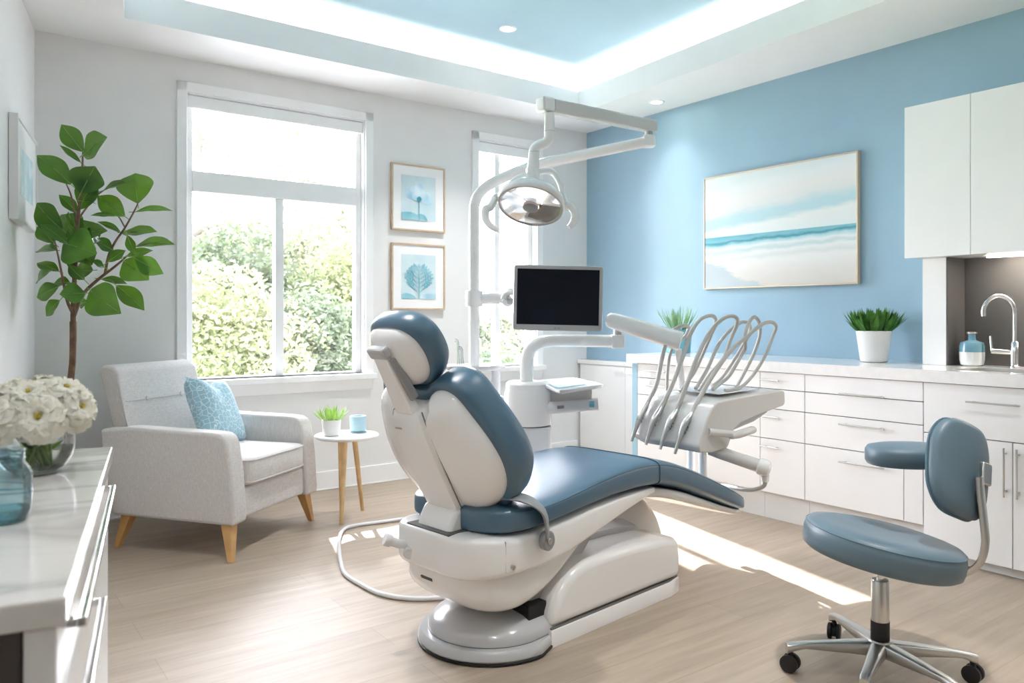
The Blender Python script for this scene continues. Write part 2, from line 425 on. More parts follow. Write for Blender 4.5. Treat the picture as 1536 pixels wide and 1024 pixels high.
# ------------------------------------------------------------------ mesh builder
class MB:
    def __init__(s, M=None):
        s.v = []; s.f = []; s.M = M

    def add(s, verts, faces):
        o = len(s.v)
        for p in verts:
            p = Vector(p)
            s.v.append(s.M @ p if s.M else p)
        s.f += [tuple(o + i for i in f) for f in faces]

    def box(s, x0, x1, y0, y1, z0, z1, M=None):
        vs = [Vector(p) for p in ((x0, y0, z0), (x1, y0, z0), (x1, y1, z0), (x0, y1, z0), (x0, y0, z1), (x1, y0, z1), (x1, y1, z1), (x0, y1, z1))]
        if M: vs = [M @ p for p in vs]
        s.add(vs, [(0, 3, 2, 1), (4, 5, 6, 7), (0, 1, 5, 4), (1, 2, 6, 5), (2, 3, 7, 6), (3, 0, 4, 7)])
        return s

    def rings(s, rs, cap0=True, cap1=True, closed=True):
        """loft of equal-length rings"""
        n = len(rs[0]); vs = [p for r in rs for p in r]; fs = []
        m = n if closed else n - 1
        for i in range(len(rs) - 1):
            for j in range(m):
                k = (j + 1) % n
                fs.append((i * n + j, i * n + k, (i + 1) * n + k, (i + 1) * n + j))
        if cap0: fs.append(tuple(reversed(range(n))))
        if cap1: fs.append(tuple((len(rs) - 1) * n + j for j in range(n)))
        s.add(vs, fs); return s

    def lathe(s, prof, c=(0, 0, 0), n=32, M=None, sx=1, sy=1, cap0=True, cap1=True):
        c = Vector(c); rs = []
        for r, z in prof:
            ring = []
            for j in range(n):
                a = 2 * PI * j / n
                p = Vector((r * math.cos(a) * sx, r * math.sin(a) * sy, z))
                if M: p = M @ p
                ring.append(c + p)
            rs.append(ring)
        return s.rings(rs, cap0, cap1)

    def tube(s, pts, rad, n=12, smooth=0, caps=True, flat=None, up=None):
        pts = [Vector(p) for p in pts]
        rad = list(rad) if hasattr(rad, '__len__') else [rad] * len(pts)
        if smooth:
            pts, rad = spline(pts, smooth, rad)
        T = []
        for i in range(len(pts)):
            a = pts[max(0, i - 1)]; b = pts[min(len(pts) - 1, i + 1)]
            T.append((b - a).normalized())
        nrm = (up or (Vector((0, 0, 1)) if abs(T[0].z) < .9 else Vector((1, 0, 0)))).copy()
        rs = []
        for p, t, r in zip(pts, T, rad):
            nrm = (nrm - t * nrm.dot(t)).normalized()
            b = t.cross(nrm)
            fx, fy = flat or (1, 1)
            rs.append([p + (b * math.cos(2 * PI * j / n) * fx + nrm * math.sin(2 * PI * j / n) * fy) * r for j in range(n)])
        return s.rings(rs, caps, caps)

    def rod(s, a, b, r0, r1=None, n=12):
        return s.tube([a, b], [r0, r1 if r1 is not None else r0], n)

    def prism(s, poly, fn, t0, t1):
        """poly of 2d points; fn(u, v, t) -> 3d"""
        n = len(poly)
        vs = [fn(u, v, t0) for u, v in poly] + [fn(u, v, t1) for u, v in poly]
        fs = [tuple(range(n)), tuple(range(2 * n - 1, n - 1, -1))]
        fs += [(i, i + n, (i + 1) % n + n, (i + 1) % n) for i in range(n)]
        s.add(vs, fs); return s

    def pad(s, outline, prof, fn, dome=0., rings=4, bdome=0.):
        """cushion: outline [(u,v)], prof [(inset, h)] bottom to top, fn(u,v,h)->3d; ends closed by shrinking rings"""
        n = len(outline)
        cx = sum(p[0] for p in outline) / n; cy = sum(p[1] for p in outline) / n
        def inset(d):
            o = []
            for i in range(n):
                a, b = outline[i - 1], outline[(i + 1) % n]
                tx, ty = b[0] - a[0], b[1] - a[1]
                l = math.hypot(tx, ty) or 1
                o.append((outline[i][0] - ty / l * d, outline[i][1] + tx / l * d))
            return o
        R_ = []
        def shrink(ring, h, dm, rev):
            out = []
            for k in range(1, rings + 1):
                f = 1 - k / (rings + .3)
                out.append([fn(cx + (u - cx) * f, cy + (v - cy) * f, h + dm * (1 - f * f)) for u, v in ring])
            return list(reversed(out)) if rev else out
        r0 = inset(prof[0][0])
        R_ += shrink(r0, prof[0][1], -bdome, True)
        for d, h in prof:
            R_.append([fn(u, v, h) for u, v in inset(d)])
        R_ += shrink(inset(prof[-1][0]), prof[-1][1], dome, False)
        return s.rings(R_)

    def build(s, name, mat, parent=None, smooth=40, bevel=0, seg=2, sub=0, props=None):
        me = bpy.data.meshes.new(name)
        base = root_of(parent)
        inv = base.matrix_basis.inverted() if base is not None else Matrix()
        me.from_pydata([inv @ p for p in s.v], [], s.f)
        me.validate()
        import bmesh
        bm = bmesh.new(); bm.from_mesh(me)
        bmesh.ops.recalc_face_normals(bm, faces=bm.faces)
        bm.to_mesh(me); bm.free()
        if smooth:
            me.polygons.foreach_set('use_smooth', [True] * len(me.polygons))
            me.set_sharp_from_angle(angle=R(smooth))
        me.materials.append(MAT[mat] if isinstance(mat, str) else mat)
        o = bpy.data.objects.new(name, me)
        COL.objects.link(o)
        o.parent = parent
        if bevel:
            b = o.modifiers.new('bevel', 'BEVEL'); b.width = bevel; b.segments = seg; b.limit_method = 'ANGLE'; b.angle_limit = R(35)
            b.harden_normals = False
        if sub:
            b = o.modifiers.new('sub', 'SUBSURF'); b.levels = sub; b.render_levels = sub
        for k, v in (props or {}).items(): o[k] = v
        return o

def root_of(o):
    while o is not None and o.parent is not None: o = o.parent
    return o

def spline(pts, k, rad=None):
    """Catmull-Rom"""
    out = []; ro = []
    n = len(pts)
    for i in range(n - 1):
        p0 = pts[max(0, i - 1)]; p1 = pts[i]; p2 = pts[i + 1]; p3 = pts[min(n - 1, i + 2)]
        for j in range(k):
            t = j / k
            out.append(.5 * ((2 * p1) + (p2 - p0) * t + (2 * p0 - 5 * p1 + 4 * p2 - p3) * t * t + (3 * p1 - p0 - 3 * p2 + p3) * t ** 3))
            if rad: ro.append(rad[i] * (1 - t) + rad[i + 1] * t)
    out.append(pts[-1])
    if rad: ro.append(rad[-1])
    return (out, ro) if rad else out

def smooth2(pts, k=5):
    """closed smooth 2d outline through points"""
    n = len(pts); P = [Vector((p[0], p[1])) for p in pts]; out = []
    for i in range(n):
        p0, p1, p2, p3 = P[i - 1], P[i], P[(i + 1) % n], P[(i + 2) % n]
        for j in range(k):
            t = j / k
            q = .5 * ((2 * p1) + (p2 - p0) * t + (2 * p0 - 5 * p1 + 4 * p2 - p3) * t * t + (3 * p1 - p0 - 3 * p2 + p3) * t ** 3)
            out.append((q.x, q.y))
    return out

def ccw(o):
    a = sum(o[i - 1][0] * o[i][1] - o[i][0] * o[i - 1][1] for i in range(len(o)))
    return o if a > 0 else list(reversed(o))

def sup(rx, ry, e=4., n=40, cx=0, cy=0):
    o = []
    for j in range(n):
        a = 2 * PI * j / n; c, s_ = math.cos(a), math.sin(a)
        o.append((cx + rx * math.copysign(abs(c) ** (2 / e), c), cy + ry * math.copysign(abs(s_) ** (2 / e), s_)))
    return o

def interp(tab, x):
    if x <= tab[0][0]: return tab[0][1]
    for (a, va), (b, vb) in zip(tab, tab[1:]):
        if x <= b:
            t = (x - a) / (b - a); t = t * t * (3 - 2 * t) if False else t
            return va + (vb - va) * t
    return tab[-1][1]

def thing(name, label, cat, loc=(0, 0, 0), rz=0, group=None, kind=None):
    o = bpy.data.objects.new(name, None)
    COL.objects.link(o)
    o.empty_display_size = .05
    M = Matrix.Translation(Vector(loc)) @ Matrix.Rotation(rz, 4, 'Z')
    o.matrix_basis = M
    if label: o['label'] = label
    if cat: o['category'] = cat
    if group: o['group'] = group
    if kind: o['kind'] = kind
    return o

def tag(o, label, cat, group=None):
    o['label'] = label; o['category'] = cat
    if group: o['group'] = group
    return o

def copy_tree(root, name_parts=True, M=None):
    r = root.copy(); COL.objects.link(r)
    for ch in root.children:
        c = ch.copy(); COL.objects.link(c); c.parent = r
        for g in ch.children:
            d = g.copy(); COL.objects.link(d); d.parent = c
    if M is not None: r.matrix_basis = M
    return r

def struct(mb, name, mat, **kw):
    o = mb.build(name, mat, None, **kw)
    o['kind'] = 'structure'
    return o

# ================================================================== THE ROOM
ZS, ZT, ZL = 2.70, 3.02, 2.865        # soffit, tray ceiling, lip of the cove
room = [(0, 0), (3.979, 0), (5.24, 6.3), (0, 6.3)]
def W(a, b, z=0): return M_ROOM @ Vector((a, b, z))

def floor_obj():
    me = bpy.data.meshes.new('floor')
    me.from_pydata([(a, b, z) for z in (0, -.06) for a, b in ((-.15, -.15), (5.6, -.15), (5.6, 6.5), (-.15, 6.5))], [],
                   [(0, 1, 2, 3), (7, 6, 5, 4), (0, 4, 5, 1), (1, 5, 6, 2), (2, 6, 7, 3), (3, 7, 4, 0)])
    me.materials.append(MAT['floor'])
    o = bpy.data.objects.new('floor', me); COL.objects.link(o)
    o.matrix_basis = M_ROOM
    o['kind'] = 'structure'
floor_obj()

# window wall with two openings
W1 = (2.035, 3.200, .765, 2.500)
W2 = (.540, 1.100, .765, 2.500)
mb = MB(M_ROOM)
TH = -.16
cuts = [-.16, W2[0], W2[1], W1[0], W1[1], 4.2]
mb.box(cuts[0], cuts[1], TH, 0, 0, 3.1)
mb.box(cuts[2], cuts[3], TH, 0, 0, 3.1)
mb.box(cuts[4], cuts[5], TH, 0, 0, 3.1)
for w in (W1, W2):
    mb.box(w[0], w[1], TH, 0, 0, w[2])
    mb.box(w[0], w[1], TH, 0, w[3], 3.1)
struct(mb, 'wall_far', 'wall', smooth=0)
struct(MB(M_ROOM).box(-.16, 0, 0, 6.3, 0, 3.1), 'wall_right', 'blue_wall', smooth=0)
struct(MB(M_LEFT).box(-.1, 6.6, -.14, 0, 0, 3.1), 'wall_left', 'wall_left', smooth=0)
struct(MB(M_ROOM).box(-.16, 5.6, 6.3, 6.44, 0, 3.1), 'wall_back', 'wall_back', smooth=0)

# ceiling: soffit ring, fascia with lip, raised blue tray with a lit trough
op = [(.48, .445), (3.617, .474), (4.54, 5.2), (.80, 5.2)]
def grow(poly, d):
    n = len(poly); out = []
    for i in range(n):
        p = Vector(poly[i]); a = (p - Vector(poly[i - 1])).normalized(); b = (Vector(poly[(i + 1) % n]) - p).normalized()
        na = Vector((a.y, -a.x)); nb = Vector((b.y, -b.x))
        m = (na + nb); m = m / m.dot(na)
        out.append(tuple(p + m * d))
    return out
def ring_mesh(mb, A_, B_, z0, z1=None):
    z1 = z0 if z1 is None else z1
    n = len(A_)
    mb.add([W(*p, z0) for p in A_] + [W(*p, z1) for p in B_], [(i, (i + 1) % n, n + (i + 1) % n, n + i) for i in range(n)])
big = [(-.1, -.1), (4.1, -.1), (5.4, 6.4), (-.1, 6.4)]
mb = MB(); ring_mesh(mb, big, op, ZS); ring_mesh(mb, big, grow(op, .05), ZS + .03)
struct(mb, 'ceiling_soffit', 'soffit', smooth=0)
mb = MB(); ring_mesh(mb, op, op, ZS, ZL); ring_mesh(mb, op, grow(op, .05), ZL); ring_mesh(mb, grow(op, .05), grow(op, .05), ZL, ZS + .03)
struct(mb, 'trim_1', 'soffit', smooth=0)
o2 = grow(op, .26)
mb = MB(); ring_mesh(mb, grow(op, .05), o2, ZS + .03); ring_mesh(mb, o2, o2, ZS + .03, ZT)
struct(mb, 'trim_2', 'soffit', smooth=0)
mb = MB(); o3 = grow(op, .3)
mb.add([W(*p, ZT) for p in o3] + [W(*p, ZT + .05) for p in o3], [(0, 1, 2, 3), (7, 6, 5, 4), (0, 4, 5, 1), (1, 5, 6, 2), (2, 6, 7, 3), (3, 7, 4, 0)])
struct(mb, 'ceiling', 'tray_blue', smooth=0)

# light strips lying in the trough
mid = grow(op, .16)
names = [('window', 0, 1), ('left', 1, 2), ('entrance', 2, 3), ('blue wall', 3, 0)]
for nm, i, j in names:
    p, q = Vector(mid[i]), Vector(mid[j])
    t = (q - p).normalized(); nn = Vector((-t.y, t.x))
    mb = MB()
    pts = [p + nn * .012, q + nn * .012, q - nn * .012, p - nn * .012]
    mb.add([W(x.x, x.y, z) for z in (ZS + .031, ZS + .043) for x in pts], [(3, 2, 1, 0), (4, 5, 6, 7), (0, 1, 5, 4), (1, 2, 6, 5), (2, 3, 7, 6), (3, 0, 4, 7)])
    tag(mb.build('led_strip', 'cove_led', smooth=0), 'warm light strip in the ceiling trough along the %s side' % nm, 'light strip', 'light strips of the ceiling cove')
    ld = bpy.data.lights.new('cove_light', 'AREA'); ld.shape = 'RECTANGLE'
    ld.size = (q - p).length; ld.size_y = .06; ld.energy = 1.0 * (q - p).length
    ld.color = (1, .86, .78)
    lo = bpy.data.objects.new('cove_light', ld); COL.objects.link(lo)
    c = W(*((p + q) / 2), ZS + .06)
    xw = (W(q.x, q.y) - W(p.x, p.y)).normalized()
    zc = Vector((0, 0, -1))          # lamp shines along its local -z : up
    lo.matrix_world = Matrix.Translation(c) @ Matrix((xw, zc.cross(xw), zc)).transposed().to_4x4()

# recessed downlights
def downlight(p, label, power, z):
    t = thing('downlight', label, 'ceiling light', (p.x, p.y, z), 0, 'recessed ceiling downlights')
    MB(Matrix.Translation(p)).lathe([(.038, .004), (.038, -.004), (.052, -.006), (.058, -.001), (.058, .004)], n=32, cap0=False, cap1=False).build('trim_ring', 'trim', t)
    MB(Matrix.Translation(p)).lathe([(.0385, .003), (.0385, -.002), (.02, -.003)], n=32).build('lens', 'led', t)
    ld = bpy.data.lights.new('downlight_lamp', 'AREA'); ld.shape = 'DISK'; ld.size = .09; ld.energy = power; ld.color = (1, .955, .945); ld.spread = R(88)
    lo = bpy.data.objects.new('downlight_lamp', ld); COL.objects.link(lo); lo.location = (p.x, p.y, z - .012)
q = onz(762, 43, ZT)
downlight(Vector((q.x, q.y, ZT)), 'round recessed downlight in the pale blue raised ceiling', 4, ZT)
q = onz(985, 153, ZS)
downlight(Vector((q.x, q.y, ZS)), 'round recessed downlight in the white soffit beside the blue wall', .4, ZS)
for (a, b, z, lab, pw) in ((1.9, 3.9, ZT, 'added unseen fill downlight of the blue raised ceiling nearer the entrance', 3.2), (3.4, 2.4, ZT, 'added unseen fill downlight of the blue raised ceiling nearer the left wall', 2.5), (3.6, 4.4, ZT, 'added unseen fill downlight of the blue raised ceiling behind the viewer', 2.5), (2., 5.8, ZS, 'added unseen fill downlight in the white soffit at the entrance', 4)):  # out-of-view lamps added as fill for surfaces facing the camera
    downlight(W(a, b, z), lab, pw, z)

# skirting boards
mb = MB(M_ROOM); mb.box(.11, 3.97, 0, .014, 0, .125); mb.box(.11, 3.97, 0, .018, 0, .012)
struct(mb, 'baseboard_far', 'trim', smooth=0, bevel=.003)
struct(MB(M_LEFT).box(.02, 6.2, 0, .014, 0, .125), 'baseboard_left', 'trim', smooth=0, bevel=.003)

# windows
def window(name, w, mull, trans, label):
    a0, a1, z0, z1 = w
    t = thing(name, None, None, CORNER, ROT_ROOM, kind='structure')
    M = M_ROOM
    cw = .058
    mb = MB(M)                                                     # casing round the opening
    mb.box(a0 - cw, a0, 0, .018, z0 - .02, z1 + cw); mb.box(a1, a1 + cw, 0, .018, z0 - .02, z1 + cw)
    mb.box(a0 - cw, a1 + cw, 0, .018, z1, z1 + cw)
    mb.build('window_casing', 'trim', t, smooth=0, bevel=.003)
    mb = MB(M)                                                     # jamb lining
    mb.box(a0, a0 + .008, -.15, 0, z0, z1); mb.box(a1 - .008, a1, -.15, 0, z0, z1); mb.box(a0, a1, -.15, 0, z1 - .008, z1)
    mb.build('jamb', 'trim', t, smooth=0)
    y0, y1 = -.10, -.05
    fw = .038
    mb = MB(M)
    mb.box(a0 + .008, a0 + .008 + fw, y0, y1, z0, z1 - .008); mb.box(a1 - .008 - fw, a1 - .008, y0, y1, z0, z1 - .008)
    mb.box(a0 + .008, a1 - .008, y0, y1, z1 - .062, z1 - .008); mb.box(a0 + .008, a1 - .008, y0, y1, z0, z0 + .012)
    mb.build('window_frame', 'trim', t, smooth=0, bevel=.003)
    MB(M).box(a0 + .010, a1 - .010, -.035, -.012, z1 - .085, z1 - .012).build('blind_cassette', 'trim', t, smooth=0, bevel=.003)
    g0, g1 = a0 + .008 + fw, a1 - .008 - fw
    zt = z1 - .062
    panes = []
    if trans:
        MB(M).box(a0 + .046, a1 - .046, y0 - .0, y1 + .012, trans[0], trans[1]).build('transom', 'trim', t, smooth=0, bevel=.004)
        MB(M).box(mull - .028, mull + .028, y0, y1, z0 + .012, trans[0]).build('mullion', 'trim', t, smooth=0, bevel=.003)
        panes = [(g0, g1, trans[1], zt), (g0, mull - .028, z0 + .012, trans[0]), (mull + .028, g1, z0 + .012, trans[0])]
    else:
        MB(M).box(mull - .024, mull + .024, y0, y1, z0 + .012, zt).build('mullion', 'trim', t, smooth=0, bevel=.003)
        panes = [(g0, mull - .024, z0 + .012, zt), (mull + .024, g1, z0 + .012, zt)]
    for p in panes:
        MB(M).box(p[0] - .003, p[1] + .003, -.078, -.072, p[2] - .003, p[3] + .003).build('pane', 'pane', t, smooth=0)
    MB(M).box(a0 - cw - .015, a1 + cw + .015, -.14, .045, z0 - .038, z0).build('window_sill', 'trim', t, smooth=0, bevel=.004)
    MB(M).box(a0 - cw, a1 + cw, 0, .014, z0 - .11, z0 - .038).build('apron', 'trim', t, smooth=0, bevel=.003)
    return t
window('window_1', W1, 2.615, (1.915, 2.040), 'large')
window('window_2', W2, .885, None, 'narrow')

# ================================================================== CABINETS ALONG THE BLUE WALL
# frame: x = distance from the blue wall into the room (a), y = along the wall (b)
CF = .60                                 # cabinet front
ZB, ZC, ZW = .155, .840, .900            # drawer bottoms, carcass top, worktop top
def bar_handle(parent, x, b0, b1, z, M=M_ROOM, r=.0045, out=.028):
    mb = MB(M)
    mb.rod((x + out, b0, z), (x + out, b1, z), r, n=10)
    for b in (b0 + .025, b1 - .025):
        mb.rod((x, b, z), (x + out, b, z), r * .9, n=8)
    return mb.build('handle', 'steel', parent)

def vbar_handle(parent, x, b, z0, z1, M=M_ROOM, r=.0045, out=.028):
    mb = MB(M)
    mb.rod((x + out, b, z0), (x + out, b, z1), r, n=10)
    for z in (z0 + .025, z1 - .025):
        mb.rod((x, b, z), (x + out, b, z), r * .9, n=8)
    return mb.build('handle', 'steel', parent)

G = .0022
def front(parent, b0, b1, z0, z1, name='drawer', x=CF):
    return MB(M_ROOM).box(x - .018, x, b0 + G, b1 - G, z0 + G, z1 - G).build(name, 'cab', parent, smooth=0, bevel=.0012)

def base_unit(b0, b1, label, zb=ZB, ztop=ZC - .004):
    t = thing('base_cabinet', label, 'cabinet', W(CF / 2, (b0 + b1) / 2), ROT_ROOM, 'base cabinets along the blue wall')
    MB(M_ROOM).box(.004, CF - .02, b0 + .001, b1 - .001, zb, ztop).build('carcass', 'gap', t, smooth=0)
    MB(M_ROOM).box(.02, CF - .045, b0 + .001, b1 - .001, 0, zb).build('plinth', 'plinth', t, smooth=0)
    return t
rows = [(.744, ZC), (.632, .744), (.462, .632), (ZB, .462)]
u1 = base_unit(1.185, 2.160, 'white four-drawer base cabinet at the window end, behind the instrument hoses')
for z0, z1 in rows:
    d = front(u1, 1.185, 2.160, z0, z1); bar_handle(d, CF, 1.28, 1.46, z1 - .045)
u2 = base_unit(2.160, 2.446, 'narrow white drawer base cabinet, second from the window end')
for z0, z1 in rows:
    d = front(u2, 2.160, 2.446, z0, z1); bar_handle(d, CF, 2.18, 2.30, z1 - .045)
u3 = base_unit(2.446, 3.078, 'wide white drawer base cabinet below the white potted shrub')
for k, (z0, z1) in enumerate(rows):
    d = front(u3, 2.446, 2.985 if k == 3 else 3.078, z0, z1)
    bar_handle(d, CF, 2.66, 2.90, (.748, .60, .448, .40)[k] if k else .752) if k != 2 else bar_handle(d, CF, 2.66, 2.90, .595)
    if k == 1:
        for c in list(d.children): bpy.data.objects.remove(c)
front(u3, 2.985, 3.078, ZB, .462, 'filler_panel')
u4 = base_unit(3.078, 3.86, 'white sink base cabinet with one wide front and two tall doors', .045, .700)
d = front(u4, 3.078, 3.86, .60, ZC); bar_handle(d, CF, 3.28, 3.50, .765)
d = front(u4, 3.078, 3.462, .045, .60, 'door'); vbar_handle(d, CF, 3.437, .36, .575)
d = front(u4, 3.462, 3.86, .045, .60, 'door'); vbar_handle(d, CF, 3.488, .36, .575)
u5 = base_unit(3.86, 4.7, 'white base cabinet beyond the sink at the right edge of the view', .045)
front(u5, 3.86, 4.7, .045, ZC, 'door')
t = thing('end_panel', 'pale blue end panel closing the window end of the white base cabinets', 'panel', W(.3, 1.16), ROT_ROOM)
MB(M_ROOM).box(.006, CF, 1.135, 1.184, 0, ZC - .004).build('panel', 'cab_blue', t, smooth=0, bevel=.002)

# worktop with the sink cut out
S0, S1, SB0, SB1 = .20, .50, 3.16, 3.74
mb = MB(M_ROOM)
bs = [1.10, SB0, SB1, 4.72]; as_ = [.001, S0, S1, CF + .02]
zt0, zt1 = ZC + .002, ZW
for i in range(3):
    for j in range(3):
        if i == 1 and j == 1: continue
        for z, fl in ((zt0, 0), (zt1, 1)):
            q = [(as_[i], bs[j], z), (as_[i + 1], bs[j], z), (as_[i + 1], bs[j + 1], z), (as_[i], bs[j + 1], z)]
            mb.add(q, [(0, 1, 2, 3)])
def vert_loop(mb, pts):
    n = len(pts); mb.add([(x, y, zt0) for x, y in pts] + [(x, y, zt1) for x, y in pts], [(i, (i + 1) % n, n + (i + 1) % n, n + i) for i in range(n)])
vert_loop(mb, [(as_[0], bs[0]), (as_[3], bs[0]), (as_[3], bs[3]), (as_[0], bs[3])])
vert_loop(mb, [(S0, SB0), (S1, SB0), (S1, SB1), (S0, SB1)])
o = mb.build('worktop', 'quartz', None, smooth=0)
tag(o, 'long white stone worktop on the base cabinets along the blue wall', 'worktop')
t = thing('sink', 'stainless steel undermount sink sunk in the white worktop', 'sink', W(.35, 3.45, .70), ROT_ROOM)
mb = MB(M_ROOM)
rs = []
for ins, z in ((.004, .898), (.008, .85), (.012, .74), (.035, .715)):
    rs.append([Vector((x, y, z)) for x, y in sup((S1 - S0) / 2 - ins, (SB1 - SB0) / 2 - ins, 12, 48, (S0 + S1) / 2, (SB0 + SB1) / 2)])
mb.rings(rs, cap0=False); mb.build('basin', 'steel', t)
MB(M_ROOM).lathe([(.03, .7165), (.03, .7185), (.02, .719)], (.33, 3.45, 0), 20).build('drain', 'chrome', t)

# tap
t = thing('tap', 'brushed steel gooseneck tap standing behind the sink', 'tap', W(.11, 3.285, ZW), ROT_ROOM)
mb = MB(M_ROOM); mb.lathe([(.026, ZW + .0005), (.026, ZW + .008), (.022, ZW + .012), (.021, ZW + .125), (.017, ZW + .13)], (.11, 3.285, 0), 24)
mb.build('body', 'chrome', t)
pts = [Vector((.11, 3.285, ZW + .12)), Vector((.11, 3.285, ZW + .27))]
for k in range(13):
    a = PI * k / 12 * 1.06
    pts.append(Vector((.11 + .085 * (1 - math.cos(a)) * .55, 3.285 - .085 * (1 - math.cos(a)) * .62, ZW + .27 + .085 * math.sin(a))))
mb = MB(M_ROOM); mb.tube(pts, .0125, 16); mb.build('spout', 'chrome', t)
mb = MB(M_ROOM); mb.rod((.11, 3.285, ZW + .075), (.14, 3.19, ZW + .08), .013, .013, 14)
mb.rod((.14, 3.193, ZW + .08), (.142, 3.186, ZW + .155), .008, .005, 10); mb.build('lever', 'chrome', t)

# soap bottle
t = thing('soap_bottle', 'squat glazed soap bottle, blue above and white below, beside the sink', 'bottle', W(.13, 3.095, ZW), ROT_ROOM)
c = (.13, 3.095, 0)
MB(M_ROOM).lathe([(.040, ZW + .0005), (.052, ZW + .008), (.057, ZW + .03), (.058, ZW + .075)], c, 32).build('lower_body', 'soap', t)
MB(M_ROOM).lathe([(.0582, ZW + .072), (.058, ZW + .10), (.052, ZW + .12), (.030, ZW + .128), (.019, ZW + .132), (.017, ZW + .155), (.022, ZW + .165)], c, 32, cap0=False).build('shoulder', 'soap_blue', t)
MB(M_ROOM).lathe([(.024, ZW + .165), (.025, ZW + .172), (.018, ZW + .176)], c, 24).build('stopper', 'steel', t)

# niche: white upright, dark splashback, wall cupboards
UO, UZ0, UZ1 = .35, 1.460, 2.235
t = thing('upright_panel', 'white upright panel between the worktop and the wall cupboards', 'panel', W(.1, 2.95, ZW), ROT_ROOM)
MB(M_ROOM).box(.002, .20, 2.880, 3.000, ZW + .0005, UZ0 - .001).build('panel', 'cab', t, smooth=0, bevel=.0015)
MB(M_ROOM).box(.004, .199, 3.0005, 3.008, ZW + .001, UZ0 - .002).build('dark_cladding', 'splash', t, smooth=0)
t = thing('splashback', 'charcoal splashback panel behind the tap', 'splashback', W(.005, 3.8, ZW), ROT_ROOM)
MB(M_ROOM).box(.001, .012, 3.009, 4.72, ZW + .0005, UZ0 - .002).build('panel', 'splash', t, smooth=0)
for b0, b1, lab, hb in ((2.86, 3.182, 'white wall cupboard at the painting end, with a plain door', None), (3.182, 3.62, 'white wall cupboard over the sink, with a slim bar handle', 3.60), (3.62, 4.5, 'white wall cupboard at the right edge of the view', None)):
    t = thing('wall_cupboard', lab, 'cupboard', W(UO / 2, (b0 + b1) / 2, UZ0), ROT_ROOM, 'wall cupboards over the sink')
    MB(M_ROOM).box(.002, UO - .02, b0 + .001, b1 - .001, UZ0, UZ1).build('carcass', 'cab', t, smooth=0)
    MB(M_ROOM).box(UO - .0185, UO, b0 + .0012, b1 - .0012, UZ0 - .006, UZ1).build('door', 'cab', t, smooth=0, bevel=.001)
    if hb: vbar_handle(t.children[-1], UO, hb, 1.53, 1.73)
t = thing('under_cabinet_light', 'slim warm light strip under the wall cupboard above the tap', 'light strip', W(.2, 3.5, UZ0 - .012), ROT_ROOM)
MB(M_ROOM).box(.12, .145, 3.17, 4.3, UZ0 - .012, UZ0 - .001).build('lens', 'under_led', t, smooth=0)
ld = bpy.data.lights.new('under_cabinet_lamp', 'AREA'); ld.shape = 'RECTANGLE'; ld.size = 1.1; ld.size_y = .02; ld.energy = 1.3; ld.color = (1, .90, .80)
lo = bpy.data.objects.new('under_cabinet_lamp', ld); COL.objects.link(lo)
lo.matrix_world = M_ROOM @ Matrix.Translation((.132, 3.73, UZ0 - .016)) @ Matrix.Rotation(PI / 2, 4, 'Z')

# low shallow cabinet in the corner
t = thing('low_cabinet', 'low shallow white cabinet in the corner under the blue wall', 'cabinet', W(.06, .55), ROT_ROOM)
MB(M_ROOM).box(.002, .085, .016, 1.10, .0, .765).build('carcass', 'cab', t, smooth=0, bevel=.002)
MB(M_ROOM).box(.002, .108, .002, 1.10, .766, .800).build('cabinet_top', 'quartz', t, smooth=0, bevel=.002)
for b0, b1, hx in ((.03, .56, .50), (.56, 1.09, .62)):
    d = MB(M_ROOM).box(.086, .10, b0 + .002, b1 - .002, .08, .762).build('door', 'cab', t, smooth=0, bevel=.001)
    bar_handle(d, .10, hx - .05, hx + .05, .715, r=.003, out=.012)

# painting
def picture(name, label, cat, M, w, h, depth, frame_w, mat_frame, canvas_mat, mat_w=0, group=None):
    """local x across, y out of the wall, z up, origin at lower left on the wall"""
    t = thing(name, label, cat, (0, 0, 0), 0, group); t.matrix_basis = M
    mb = MB(M); f = frame_w
    mb.box(0, f, .002, depth, 0, h); mb.box(w - f, w, .002, depth, 0, h); mb.box(f, w - f, .002, depth, 0, f); mb.box(f, w - f, .002, depth, h - f, h)
    mb.build('frame', mat_frame, t, smooth=0, bevel=.0015)
    if mat_w:
        MB(M).box(f, w - f, .004, depth - .008, f, h - f).build('mat_board', 'paper', t, smooth=0)
    me = bpy.data.meshes.new('canvas')
    z = f + mat_w; y = depth - (.007 if mat_w else .004)
    me.from_pydata([(z, y, z), (w - z, y, z), (w - z, y, h - z), (z, y, h - z), (z, .004, z), (w - z, .004, z), (w - z, .004, h - z), (z, .004, h - z)], [],
                   [(0, 1, 2, 3), (4, 7, 6, 5), (0, 4, 5, 1), (1, 5, 6, 2), (2, 6, 7, 3), (3, 7, 4, 0)])
    me.materials.append(canvas_mat)
    o = bpy.data.objects.new('print' if mat_w else 'canvas', me); COL.objects.link(o); o.parent = t
    return t
# on the blue wall: local x must run away from the corner, y out of the wall (= a)
def M_blue(b, z):
    m = Matrix((BX, AX, Vector((0, 0, 1)))).transposed().to_4x4()
    # BX x AX = -Z, so use a mirrored-free basis: x = -BX handled by caller
    return m
def M_on(o, xdir, ydir):
    zd = Vector((0, 0, 1))
    m = Matrix((xdir, ydir, zd)).transposed().to_4x4()
    m.translation = o
    return m
# right-handed basis on the blue wall: x = -BX (towards the window), y = AX, z up
PW, PH = 1.150, .785
seam = seascape_mat(PW, PH)
picture('painting', 'large framed seascape painting hanging on the blue wall', 'painting', M_on(W(0, 2.424, 1.346), -BX, AX), PW, PH, .032, .010, 'gold_frame', seam)

